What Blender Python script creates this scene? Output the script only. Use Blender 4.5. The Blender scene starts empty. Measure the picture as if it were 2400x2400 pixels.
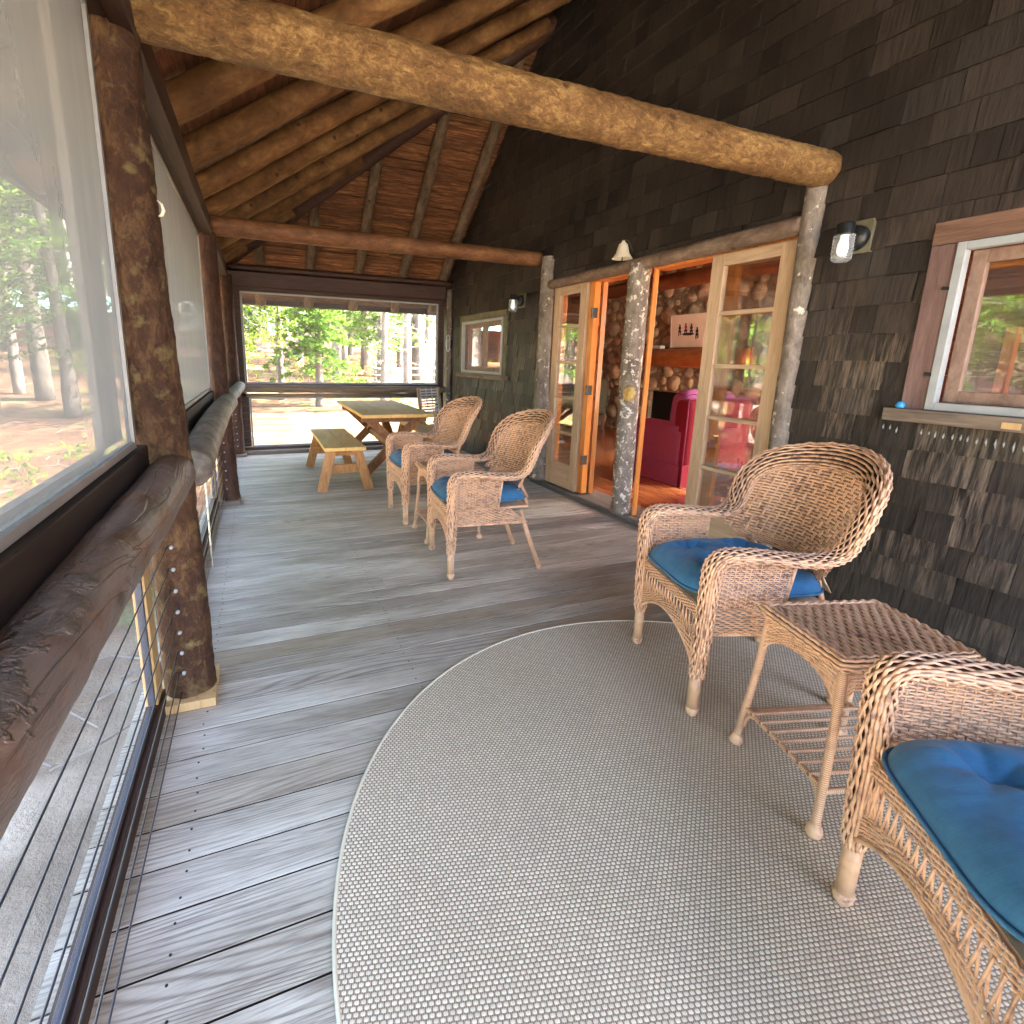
import bpy, math, random
import numpy as np
from math import sin, cos, pi, radians, sqrt, atan2
from mathutils import Vector, Matrix, noise

random.seed(7)
RNG = np.random.default_rng(7)
SC = bpy.context.scene
COL = SC.collection

# ------------------------------------------------------------------ camera
YAW, PITCH, ROLL = radians(22.323), radians(12.027), radians(-1.398)
cd = bpy.data.cameras.new('camera')
cam = bpy.data.objects.new('camera', cd)
COL.objects.link(cam)
fw_ = Vector((sin(YAW)*cos(PITCH), cos(YAW)*cos(PITCH), -sin(PITCH)))
r_ = Vector((cos(YAW), -sin(YAW), 0))
d_ = fw_.cross(r_)
rr = cos(ROLL)*r_ + sin(ROLL)*d_
dd = -sin(ROLL)*r_ + cos(ROLL)*d_
M = Matrix((( rr.x, -dd.x, -fw_.x, 0), (rr.y, -dd.y, -fw_.y, 0), (rr.z, -dd.z, -fw_.z, 1.32), (0, 0, 0, 1)))
cam.matrix_world = M
cd.sensor_fit = 'HORIZONTAL'
cd.sensor_width = 36
cd.lens = 1201.8/2400*36
cd.shift_x = (1200-1099.9)/2400
cd.shift_y = -(1200-1099.0)/2400
cd.clip_start = 0.02
cd.clip_end = 600
SC.camera = cam

# ------------------------------------------------------------------ world, sun, exposure
SUN_EL, SUN_AZ = radians(47), radians(97)      # azimuth clockwise from +Y
w = bpy.data.worlds.new('World'); SC.world = w; w.use_nodes = True
nt = w.node_tree
bg = nt.nodes['Background']
sky = nt.nodes.new('ShaderNodeTexSky'); sky.sky_type = 'NISHITA'; sky.sun_disc = False
sky.sun_elevation = SUN_EL; sky.sun_rotation = SUN_AZ
sky.air_density = 0.8; sky.dust_density = 5.0; sky.ozone_density = 0.4
nt.links.new(sky.outputs[0], bg.inputs[0]); bg.inputs[1].default_value = 0.15
sd = bpy.data.lights.new('sun', 'SUN'); sd.energy = 4.6; sd.angle = radians(0.5); sd.color = (1, .93, .82)
so = bpy.data.objects.new('sun', sd); COL.objects.link(so)
sdir = Vector((sin(SUN_AZ)*cos(SUN_EL), cos(SUN_AZ)*cos(SUN_EL), sin(SUN_EL)))
so.rotation_euler = sdir.to_track_quat('Z', 'Y').to_euler()
so.location = (20, 0, 30)
SC.view_settings.view_transform = 'Standard'
SC.view_settings.look = 'None'
SC.view_settings.exposure = 4.65
SC.view_settings.gamma = 1
SC.cycles.max_bounces = 10
SC.cycles.diffuse_bounces = 5
SC.cycles.glossy_bounces = 3
SC.cycles.transmission_bounces = 6
SC.cycles.transparent_max_bounces = 24
SC.cycles.sample_clamp_indirect = 6
SC.cycles.caustics_reflective = False
SC.cycles.caustics_refractive = False
SC.cycles.use_denoising = True

# ------------------------------------------------------------------ mesh helpers
class MB:
    def __init__(s):
        s.V = []; s.F = []; s.n = 0; s.A = []
    def add(s, v, f, tone=0.5):
        v = np.asarray(v, float).reshape(-1, 3)
        s.V.append(v)
        s.F.extend([tuple(i + s.n for i in q) for q in f])
        s.A.append(np.broadcast_to(np.asarray(tone, float), (len(v),)).copy())
        s.n += len(v)
    def box(s, a, b, tone=0.5):
        x0, y0, z0 = a; x1, y1, z1 = b
        v = [(x0,y0,z0),(x1,y0,z0),(x1,y1,z0),(x0,y1,z0),(x0,y0,z1),(x1,y0,z1),(x1,y1,z1),(x0,y1,z1)]
        s.add(v, [(0,3,2,1),(4,5,6,7),(0,1,5,4),(1,2,6,5),(2,3,7,6),(3,0,4,7)], tone)
    def obox(s, p, q, up, wd, ht, tone=0.5):
        """plank from p to q, width wd across, height ht along up"""
        p = np.array(p, float); q = np.array(q, float); t = q-p; t /= np.linalg.norm(t)
        up = np.array(up, float); sd = np.cross(t, up); sd /= np.linalg.norm(sd); up = np.cross(sd, t)
        a = sd*wd/2; b = up*ht/2
        v = [p-a-b, p+a-b, p+a+b, p-a+b, q-a-b, q+a-b, q+a+b, q-a+b]
        s.add(v, [(0,1,2,3),(7,6,5,4),(0,4,5,1),(1,5,6,2),(2,6,7,3),(3,7,4,0)], tone)
    def prism(s, pts, y0, y1, tone=.5, axis=1):
        """extrude a 2-D polygon (x,z) along y (axis 1) or (y,z) along x (axis 0)"""
        n = len(pts)
        mk = (lambda p, t: (p[0], t, p[1])) if axis == 1 else (lambda p, t: (t, p[0], p[1]))
        v = [mk(p, y0) for p in pts] + [mk(p, y1) for p in pts]
        s.add(v, [tuple(range(n)), tuple(range(2*n-1, n-1, -1))] + [(i, i+n, (i+1) % n+n, (i+1) % n) for i in range(n)], tone)
    def tube(s, pts, r, seg=8, caps=True, tone=0.5, jitter=None, flat=None):
        P = np.asarray(pts, float); n = len(P)
        r = np.broadcast_to(np.asarray(r, float), (n,))
        T = np.gradient(P, axis=0); T /= np.linalg.norm(T, axis=1)[:, None] + 1e-12
        ref = np.array([0, 0, 1.]) if abs(T[0][2]) < .9 else np.array([1., 0, 0])
        N = np.zeros_like(P); a = np.cross(T[0], ref); a /= np.linalg.norm(a); N[0] = a
        for i in range(1, n):
            b = N[i-1] - T[i]*np.dot(N[i-1], T[i]); N[i] = b/(np.linalg.norm(b)+1e-12)
        B = np.cross(T, N)
        th = np.arange(seg)*2*pi/seg
        R = r[:, None]*np.ones((1, seg))
        if jitter is not None: R = R*jitter(P, th)
        f2 = 1 if flat is None else flat
        V = P[:, None, :] + R[:, :, None]*(np.cos(th)[None, :, None]*N[:, None, :] + f2*np.sin(th)[None, :, None]*B[:, None, :])
        F = []
        for i in range(n-1):
            o = i*seg
            for j in range(seg):
                k = (j+1) % seg
                F.append((o+j, o+k, o+seg+k, o+seg+j))
        if caps:
            F.append(tuple(range(seg-1, -1, -1))); F.append(tuple((n-1)*seg+j for j in range(seg)))
        tn = tone if np.ndim(tone) == 0 else np.repeat(np.asarray(tone), seg)
        s.add(V.reshape(-1, 3), F, tn)
    def lathe(s, prof, c=(0, 0, 0), seg=16, tone=.5, axis='z'):
        prof = np.array(prof, float); n = len(prof); th = np.arange(seg)*2*pi/seg
        X = prof[:, 0][:, None]*np.cos(th); Y = prof[:, 0][:, None]*np.sin(th); Z = prof[:, 1][:, None]*np.ones(seg)
        if axis == 'z': V = np.stack([X, Y, Z], -1)
        elif axis == 'y': V = np.stack([X, Z, -Y], -1)
        else: V = np.stack([Z, X, Y], -1)
        V = V.reshape(-1, 3) + np.array(c)
        F = []
        for i in range(n-1):
            for j in range(seg):
                k = (j+1) % seg
                F.append((i*seg+j, i*seg+k, (i+1)*seg+k, (i+1)*seg+j))
        if prof[0][0] > 1e-6: F.append(tuple(range(seg-1, -1, -1)))
        if prof[-1][0] > 1e-6: F.append(tuple((n-1)*seg+j for j in range(seg)))
        s.add(V, F, tone)
    def grid(s, fn, nu, nv, tone=.5, wrap=False):
        V = [fn(i/(nu-1) if not wrap else i/nu, j/(nv-1)) for j in range(nv) for i in range(nu)]
        F = []
        for j in range(nv-1):
            for i in range(nu if wrap else nu-1):
                k = (i+1) % nu
                F.append((j*nu+i, j*nu+k, (j+1)*nu+k, (j+1)*nu+i))
        s.add(V, F, tone)
    def build(s, name, mat, parent=None, smooth=False, bevel=0, loc=None, rotz=None, sub=0):
        me = bpy.data.meshes.new(name)
        V = np.concatenate(s.V) if s.V else np.zeros((0, 3))
        me.from_pydata(V.tolist(), [], s.F)
        at = me.attributes.new('tone', 'FLOAT', 'POINT')
        at.data.foreach_set('value', np.concatenate(s.A).astype(np.float32))
        if smooth: me.polygons.foreach_set('use_smooth', [True]*len(me.polygons))
        me.materials.append(mat)
        o = bpy.data.objects.new(name, me); COL.objects.link(o)
        if parent: o.parent = parent
        if loc is not None: o.location = loc
        if rotz is not None: o.rotation_euler = (0, 0, rotz)
        if bevel:
            m = o.modifiers.new('b', 'BEVEL'); m.width = bevel; m.segments = 2; m.limit_method = 'ANGLE'; m.angle_limit = radians(40)
        if sub:
            m = o.modifiers.new('s', 'SUBSURF'); m.levels = m.render_levels = sub
        return o

def tag(o, label=None, cat=None, group=None, kind=None):
    if label: o['label'] = label
    if cat: o['category'] = cat
    if group: o['group'] = group
    if kind: o['kind'] = kind
    return o
def thing(name, label, cat, loc=(0, 0, 0), rotz=0, group=None):
    o = bpy.data.objects.new(name, None); COL.objects.link(o)
    o.location = loc; o.rotation_euler = (0, 0, rotz); o.empty_display_size = .1
    return tag(o, label, cat, group)
def copy_tree(o, parent=None):
    c = o.copy(); COL.objects.link(c)
    if parent: c.parent = parent
    for ch in list(o.children): copy_tree(ch, c)
    return c
def crom(K, n):
    """Catmull-Rom through rows of K"""
    K = np.asarray(K, float); m = len(K)
    P = np.vstack([2*K[0]-K[1], K, 2*K[-1]-K[-2]])
    out = []
    for t in np.linspace(0, m-1-1e-9, n):
        i = int(t); u = t-i
        p0, p1, p2, p3 = P[i], P[i+1], P[i+2], P[i+3]
        out.append(.5*((2*p1)+(-p0+p2)*u+(2*p0-5*p1+4*p2-p3)*u*u+(-p0+3*p1-3*p2+p3)*u**3))
    return np.array(out)

# ------------------------------------------------------------------ materials
class N:
    """tiny node builder"""
    def __init__(s, name):
        s.m = bpy.data.materials.new(name); s.m.use_nodes = True
        s.t = s.m.node_tree; s.b = s.t.nodes['Principled BSDF']; s.o = s.t.nodes['Material Output']
    def n(s, typ, **kw):
        x = s.t.nodes.new('ShaderNode'+typ)
        for k, v in kw.items():
            if k[0] == 'i' and k[1:].isdigit(): s.set(x.inputs[int(k[1:])], v)
            elif k in x.inputs and not hasattr(x, k): s.set(x.inputs[k], v)
            else: setattr(x, k, v)
        return x
    def set(s, sock, v):
        if isinstance(v, bpy.types.NodeSocket): s.t.links.new(v, sock)
        elif isinstance(v, bpy.types.Node): s.t.links.new(v.outputs[0], sock)
        else:
            if sock.type == 'RGBA' and len(v) == 3: v = (*v, 1)
            sock.default_value = v
    def math(s, op, a, b=0.0, c=None):
        x = s.n('Math', operation=op); s.set(x.inputs[0], a); s.set(x.inputs[1], b)
        if c is not None: s.set(x.inputs[2], c)
        return x.outputs[0]
    def co(s, scale=(1, 1, 1), kind='Object', off=None):
        tc = s.n('TexCoord'); mp = s.n('Mapping'); s.set(mp.inputs[0], tc.outputs[kind]); mp.inputs['Scale'].default_value = scale
        if off is not None: s.set(mp.inputs['Location'], off)
        return mp.outputs[0]
    def noise(s, vec, scale, detail=4, rough=.6, dist=0):
        x = s.n('TexNoise'); s.set(x.inputs['Vector'], vec); x.inputs['Scale'].default_value = scale
        x.inputs['Detail'].default_value = detail; x.inputs['Roughness'].default_value = rough; x.inputs['Distortion'].default_value = dist
        return x.outputs[0]
    def ramp(s, f, stops, interp='LINEAR'):
        x = s.n('ValToRGB'); s.set(x.inputs[0], f); cr = x.color_ramp; cr.interpolation = interp
        while len(cr.elements) > len(stops): cr.elements.remove(cr.elements[-1])
        while len(cr.elements) < len(stops): cr.elements.new(.5)
        for e, (p, c) in zip(cr.elements, stops):
            e.position = p; c = (c, c, c) if not hasattr(c, '__len__') else c; e.color = (*c, 1)
        return x.outputs[0]
    def mix(s, f, a, b, blend='MIX'):
        x = s.n('Mix', data_type='RGBA', blend_type=blend); s.set(x.inputs[0], f); s.set(x.inputs[6], a); s.set(x.inputs[7], b)
        return x.outputs[2]
    def attr(s, name='tone'):
        return s.n('Attribute', attribute_name=name).outputs['Fac']
    def bump(s, h, strength=.4, dist=.01):
        x = s.n('Bump'); s.set(x.inputs['Height'], h); x.inputs['Strength'].default_value = strength; x.inputs['Distance'].default_value = dist
        s.t.links.new(x.outputs[0], s.b.inputs['Normal']); return x
    def fin(s, col, rough=.6, spec=.5, metal=0):
        s.set(s.b.inputs['Base Color'], col); s.set(s.b.inputs['Roughness'], rough)
        s.b.inputs['Specular IOR Level'].default_value = spec; s.b.inputs['Metallic'].default_value = metal
        return s.m

def m_plain(name, col, rough=.6, spec=.5, metal=0, var=.25, scale=30, bump=.1, bd=.002):
    k = N(name); c = k.co(); f = k.noise(c, scale, 4)
    dark = tuple(x*(1-var) for x in col); lite = tuple(min(1, x*(1+var)) for x in col)
    if bump: k.bump(f, bump, bd)
    return k.fin(k.ramp(f, [(.3, dark), (.7, lite)]), rough, spec, metal)

def m_log(name, cols, axis=(1, 1, .15), scale=14, rough=.75, bump=.6, bd=.012, knots=True, patch=None, spec=.3):
    """bark or peeled log: cols dark -> light; axis squeezes the grain along the log"""
    k = N(name)
    c = k.co(axis)
    f = k.noise(c, scale, 6, .65, .6); f2 = k.noise(k.co(), 3.5, 3); f3 = k.noise(c, scale*4, 3, .7)
    n_ = len(cols)
    a = k.math('MULTIPLY_ADD', f, .6, k.math('MULTIPLY', f2, .4))
    a = k.math('MULTIPLY_ADD', f3, .25, k.math('SUBTRACT', a, .125))
    col = k.ramp(a, [(.3+.4*i/(n_-1), cc) for i, cc in enumerate(cols)])
    h = k.math('MULTIPLY_ADD', f3, .35, f)
    if knots:
        v = k.n('TexVoronoi'); k.set(v.inputs['Vector'], k.co()); v.inputs['Scale'].default_value = 5
        kn = k.ramp(v.outputs['Distance'], [(.06, 1), (.11, 0)])
        col = k.mix(k.math('MULTIPLY', kn, .7), col, tuple(x*.35 for x in cols[0]))
    if patch:
        pc, lo, hi, ps = patch
        pf = k.ramp(k.noise(k.co(), ps, 5, .6), [(lo, 0), (hi, 1)])
        col = k.mix(pf, col, pc)
    k.bump(h, bump, bd)
    return k.fin(col, rough, spec)

def m_wood(name, cols, axis=(1, 12, 12), scale=3, rough=.5, bump=.12, spec=.4, tonev=.3, coat=0):
    """sawn wood, grain along the local axis with the small scale"""
    k = N(name); t = k.attr()
    off = k.n('CombineXYZ'); k.set(off.inputs[0], k.math('MULTIPLY', t, 37.)); k.set(off.inputs[1], k.math('MULTIPLY', t, 91.)); k.set(off.inputs[2], k.math('MULTIPLY', t, 53.))
    c = k.co(axis, off=off.outputs[0])
    f = k.noise(c, scale, 5, .6, 1.2); f2 = k.noise(c, scale*5, 3, .6)
    a = k.math('MULTIPLY_ADD', f2, .3, k.math('MULTIPLY', f, .8)); a = k.math('SUBTRACT', a, .05)
    n_ = len(cols)
    col = k.ramp(a, [(.3+.4*i/(n_-1), cc) for i, cc in enumerate(cols)])
    if tonev: col = k.mix(k.math('MULTIPLY', t, tonev), col, tuple(x*.45 for x in cols[0]))
    k.bump(a, bump, .004)
    if coat: k.b.inputs['Coat Weight'].default_value = coat; k.b.inputs['Coat Roughness'].default_value = .12
    return k.fin(col, rough, spec)

def m_deck():
    k = N('weathered_deck'); t = k.attr()
    off = k.n('CombineXYZ'); k.set(off.inputs[0], k.math('MULTIPLY', t, 71.)); k.set(off.inputs[1], k.math('MULTIPLY', t, 0.9))
    k.set(off.inputs[2], k.math('MULTIPLY', t, 33.))
    c = k.co((1, 1, 1), off=off.outputs[0])
    sep = k.n('SeparateXYZ'); k.set(sep.inputs[0], c)
    # cathedral figure: contour lines of a slowly warped field
    cw = k.co((.42, 3.4, 1), off=off.outputs[0])
    wn = k.noise(cw, 1.4, 1, .35, .15)
    fld = k.math('MULTIPLY_ADD', wn, 1.0, k.math('MULTIPLY', sep.outputs[1], 2.6))
    ring = k.math('SINE', k.math('MULTIPLY', fld, 175.))
    ring = k.math('MULTIPLY_ADD', ring, .5, .5)
    ring = k.math('POWER', ring, 3.5)
    cf = k.co((2.2, 60, 2), off=off.outputs[0])
    fine = k.noise(cf, 2.2, 5, .7, .3)
    blot = k.noise(k.co((.7, 2.2, 1), off=off.outputs[0]), 2.0, 4, .6)
    base = k.ramp(blot, [(.3, (.34, .30, .235)), (.52, (.54, .495, .41)), (.72, (.76, .715, .62))])
    warm = k.ramp(t, [(.62, 0), (.9, 1)])
    base = k.mix(k.math('MULTIPLY', warm, .6), base, (.30, .22, .13))
    base = k.mix(k.math('MULTIPLY', k.ramp(t, [(.0, 1), (.25, 0)]), .35), base, (.20, .165, .14))
    rmask = k.ramp(k.noise(k.co((.5, 1.5, 1), off=off.outputs[0]), 1.3, 2), [(.44, .05), (.60, .62)])
    base = k.mix(k.math('MULTIPLY', ring, rmask), base, (.15, .11, .08))
    fr = k.ramp(fine, [(.38, 1), (.52, 0)])
    base = k.mix(k.math('MULTIPLY', fr, .5), base, (.09, .068, .06))
    hi = k.ramp(k.noise(cf, 5, 3, .7), [(.56, 0), (.68, 1)])
    base = k.mix(k.math('MULTIPLY', hi, .2), base, (.52, .50, .48))
    v = k.n('TexVoronoi'); k.set(v.inputs['Vector'], k.co((.6, 1.6, 1), off=off.outputs[0])); v.inputs['Scale'].default_value = 1.6
    kn = k.ramp(v.outputs['Distance'], [(.02, 1), (.045, 0)])
    base = k.mix(k.math('MULTIPLY', kn, .8), base, (.03, .02, .015))
    k.bump(k.math('ADD', k.math('MULTIPLY', ring, -.35), fine), .35, .004)
    return k.fin(base, k.ramp(fine, [(.3, .45), (.7, .65)]), .4)

def m_shingle():
    k = N('dark_shingle'); t = k.attr()
    off = k.n('CombineXYZ'); k.set(off.inputs[0], k.math('MULTIPLY', t, 57.)); k.set(off.inputs[2], k.math('MULTIPLY', t, 23.))
    c = k.co((26, 4, 2.6), off=off.outputs[0])
    g = k.noise(c, 1.3, 6, .7, .7); g2 = k.noise(k.co((70, 4, 5), off=off.outputs[0]), 1, 4, .7)
    big = k.noise(k.co(), 1.1, 3)
    base = k.ramp(t, [(0, (.018, .0142, .0120)), (.5, (.029, .0232, .0190)), (.8, (.048, .038, .029)), (1, (.036, .031, .028))])
    # weather-worn paler grain on the lower courses only
    z = k.n('SeparateXYZ'); k.set(z.inputs[0], k.co())
    low = k.ramp(z.outputs[2], [(.10, .1), (.42, .65), (.95, .9), (1.0, 1)])
    zz = k.math('MULTIPLY', z.outputs[2], 1.0)
    low = k.math('MULTIPLY', k.ramp(k.math('DIVIDE', zz, 5.), [(.04, .35), (.12, 1), (.24, .85), (.36, .22), (.5, .08)]), 1.)
    rnd = k.ramp(k.math('FRACT', k.math('MULTIPLY', t, 13.7)), [(.38, .15), (.75, 1)])
    worn = k.math('MULTIPLY', k.ramp(k.math('MULTIPLY_ADD', g, .6, k.math('MULTIPLY', g2, .4)), [(.45, 0), (.6, 1)]), k.math('MULTIPLY', low, rnd))
    col = k.mix(k.math('MULTIPLY', worn, .8), base, (.26, .195, .135))
    col = k.mix(k.math('MULTIPLY', k.ramp(g2, [(.4, 1), (.55, 0)]), .5), col, (.010, .008, .007))
    k.bump(g2, .7, .005)
    return k.fin(col, .5, .5)

def m_wicker(name='wicker', a=(.73, .46, .285), b=(.25, .13, .09)):
    k = N(name); t = k.attr()
    c = k.co()
    off = k.n('CombineXYZ'); k.set(off.inputs[0], k.math('MULTIPLY', t, 17.)); k.set(off.inputs[1], k.math('MULTIPLY', t, 11.))
    f = k.noise(k.co(off=off.outputs[0]), 34, 3, .6)
    f2 = k.noise(c, 5, 2)
    s_ = k.math('MULTIPLY_ADD', f2, .35, k.math('MULTIPLY', f, .8))
    col = k.ramp(s_, [(.42, b), (.51, tuple(x*.62+.38*y for x, y in zip(a, b))), (.59, a)])
    col = k.mix(k.ramp(k.math('MULTIPLY', t, -1.), [(0, 0), (1, .8)]), col, tuple(x*.5 for x in b))
    lite = k.math('MULTIPLY', k.ramp(t, [(.2, 0), (1, .45)]), 1.)
    col = k.mix(lite, col, tuple(min(1, x*1.12) for x in a))
    return k.fin(col, .42, .5)

def m_rug():
    k = N('rug_weave')
    sep = k.n('SeparateXYZ'); k.set(sep.inputs[0], k.co())
    U = k.math('DIVIDE', sep.outputs[0], .0140); Vv = k.math('DIVIDE', sep.outputs[1], .0102)
    row = k.math('FLOOR', Vv); odd = k.math('MODULO', k.math('ABSOLUTE', row), 2.)
    u2 = k.math('MULTIPLY_ADD', odd, .5, U)
    cx = k.math('SUBTRACT', k.math('FRACT', k.math('ADD', u2, 1000.)), .5); cy = k.math('SUBTRACT', k.math('FRACT', k.math('ADD', Vv, 1000.)), .5)
    cell = k.math('FLOOR', u2)
    cv = k.n('CombineXYZ'); k.set(cv.inputs[0], cell); k.set(cv.inputs[1], row)
    wn = k.n('TexWhiteNoise', noise_dimensions='2D'); k.set(wn.inputs['Vector'], cv.outputs[0])
    ax = k.math('MULTIPLY', k.math('ABSOLUTE', cx), 2.7); ay = k.math('MULTIPLY', k.math('ABSOLUTE', cy), 2.5)
    rr2 = k.math('ADD', k.math('POWER', ax, 3.2), k.math('POWER', ay, 3.2))
    hgt = k.math('MAXIMUM', k.math('SUBTRACT', 1., rr2), 0.)
    mask = k.ramp(hgt, [(.02, 0), (.22, 1)])
    big = k.noise(k.co(), 2.2, 3)
    lite = k.ramp(k.math('MULTIPLY_ADD', wn.outputs[0], .5, k.math('MULTIPLY', big, .5)), [(.2, (.63, .565, .43)), (.8, (.82, .745, .58))])
    warp = k.math('SINE', k.math('MULTIPLY', U, 2*pi*3)); 
    dark = k.ramp(warp, [(0, (.25, .185, .13)), (1, (.47, .38, .29))])
    col = k.mix(mask, dark, lite)
    k.bump(k.math('ADD', k.math('SQRT', hgt), k.math('MULTIPLY', warp, .2)), .4, .003)
    return k.fin(col, .95, .05)

def m_screen():
    k = N('insect_screen')
    lw = k.n('LayerWeight'); lw.inputs[0].default_value = .5
    f = k.ramp(lw.outputs['Facing'], [(.0, .42), (.4, .50), (.7, .58), (.86, .76), (.95, .90)])
    tr = k.n('BsdfTransparent')
    df = k.n('BsdfDiffuse'); col = k.ramp(k.noise(k.co((1, 6, 1)), 2.5, 4), [(.3, (.105, .11, .125)), (.7, (.17, .175, .185))])
    k.set(df.inputs[0], col); tl = k.n('BsdfTranslucent'); k.set(tl.inputs[0], (.24, .245, .25))
    ms = k.n('MixShader'); ms.inputs[0].default_value = .5
    k.t.links.new(df.outputs[0], ms.inputs[1]); k.t.links.new(tl.outputs[0], ms.inputs[2])
    m2 = k.n('MixShader'); k.set(m2.inputs[0], f); k.t.links.new(tr.outputs[0], m2.inputs[1]); k.t.links.new(ms.outputs[0], m2.inputs[2])
    k.t.links.new(m2.outputs[0], k.o.inputs[0]); return k.m

def m_glass(name='window_glass', f0=.28, tint=(1, 1, 1)):
    k = N(name)
    lw = k.n('LayerWeight'); lw.inputs[0].default_value = .5
    f = k.math('MULTIPLY_ADD', k.math('POWER', lw.outputs['Facing'], 4.), 1-f0, f0)
    tr = k.n('BsdfTransparent'); k.set(tr.inputs[0], tint); gl = k.n('BsdfGlossy'); gl.inputs['Roughness'].default_value = .02
    ms = k.n('MixShader'); k.set(ms.inputs[0], f); k.t.links.new(tr.outputs[0], ms.inputs[1]); k.t.links.new(gl.outputs[0], ms.inputs[2])
    k.t.links.new(ms.outputs[0], k.o.inputs[0]); return k.m

def m_leaf(name, a, b, tl=.6):
    k = N(name); t = k.attr()
    f = k.noise(k.co(), 1.3, 3)
    col = k.ramp(k.math('MULTIPLY_ADD', t, .6, k.math('MULTIPLY', f, .5)), [(.25, a), (.8, b)])
    df = k.n('BsdfDiffuse'); k.set(df.inputs[0], col); tr = k.n('BsdfTranslucent')
    k.set(tr.inputs[0], k.mix(.35, col, (.22, .30, .04), 'MIX')); ms = k.n('MixShader'); ms.inputs[0].default_value = tl
    k.t.links.new(df.outputs[0], ms.inputs[1]); k.t.links.new(tr.outputs[0], ms.inputs[2]); k.t.links.new(ms.outputs[0], k.o.inputs[0])
    return k.m

def m_ground():
    k = N('forest_floor'); c = k.co()
    f = k.noise(c, .45, 6, .65); g = k.noise(c, 3.5, 6, .7); h = k.noise(c, 22, 5, .7)
    col = k.ramp(k.math('MULTIPLY_ADD', g, .5, k.math('MULTIPLY', f, .5)), [(.36, (.05, .028, .016)), (.48, (.115, .06, .032)), (.58, (.20, .125, .072)), (.7, (.30, .24, .17))])
    gr = k.math('MULTIPLY', k.ramp(k.noise(c, .8, 5, .6), [(.54, 0), (.62, 1)]), .7)
    col = k.mix(gr, col, (.13, .17, .05))
    sep = k.n('SeparateXYZ'); k.set(sep.inputs[0], c)
    col = k.mix(k.ramp(h, [(.35, .55), (.6, 0)]), col, (.06, .035, .022))
    tw = k.ramp(k.noise(k.co((9, 30, 1)), 1.6, 4, .7, 1.5), [(.64, 0), (.68, 1)])
    col = k.mix(k.math('MULTIPLY', tw, .6), col, (.5, .45, .38))
    near = k.n('TexNoise'); 
    pale = k.math('MULTIPLY', k.ramp(k.math('MULTIPLY_ADD', sep.outputs[1], .1, 0.), [(.25, 1), (.5, 0)]), k.ramp(k.noise(c, .9, 5, .6), [(.4, .35), (.6, .95)]))
    col = k.mix(pale, col, (.50, .44, .35))
    k.bump(k.math('ADD', g, h), .6, .05)
    return k.fin(col, .9, .1)

def m_cushion():
    k = N('blue_canvas'); c = k.co()
    w1 = k.math('SINE', k.math('MULTIPLY', k.n('SeparateXYZ', i0=c).outputs[0], 3800.))
    f = k.noise(c, 60, 4, .7); g = k.noise(k.co((200, 6, 6)), 3, 3)
    col = k.ramp(k.math('MULTIPLY_ADD', g, .5, k.math('MULTIPLY', f, .5)), [(.3, (.024, .115, .235)), (.7, (.045, .175, .335))])
    k.bump(k.math('ADD', f, g), .12, .002)
    k.b.inputs['Sheen Weight'].default_value = .15
    return k.fin(col, .75, .25)

def m_stone():
    k = N('field_stone'); t = k.attr()
    f = k.noise(k.co(), 9, 5, .65)
    base = k.ramp(t, [(0, (.26, .20, .145)), (.25, (.42, .32, .22)), (.5, (.34, .30, .25)), (.75, (.52, .40, .28)), (1, (.60, .50, .37))])
    col = k.mix(k.ramp(f, [(.35, .45), (.65, 0)]), base, (.05, .04, .03))
    k.bump(f, .5, .02)
    return k.fin(col, .8, .3)

MT = {}
MT['deck'] = m_deck(); MT['shingle'] = m_shingle(); MT['wicker'] = m_wicker(); MT['rug'] = m_rug(); MT['screen'] = m_screen(); MT['glass'] = m_glass()
MT['ground'] = m_ground(); MT['cushion'] = m_cushion(); MT['stone'] = m_stone()
MT['beam'] = m_log('golden_peeled_log', [(.05, .023, .008), (.20, .105, .036), (.50, .32, .115)], (.6, 1, 1), 42, .5, 1.0, .016, True)
MT['beam2'] = m_log('red_brown_peeled_log', [(.05, .02, .009), (.15, .064, .026), (.28, .14, .06)], (.35, 1, 1), 16, .6, .35, .008)
MT['post'] = m_log('dark_bark_post', [(.018, .008, .005), (.060, .027, .013), (.17, .10, .042)], (1, 1, .6), 24, .75, 1.0, .018, False, ((.15, .11, .045), .56, .66, 13))
MT['post2'] = m_log('brown_bark_post', [(.02, .009, .006), (.055, .024, .014), (.11, .055, .03)], (1, 1, .5), 20, .75, .7, .01, False)
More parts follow.
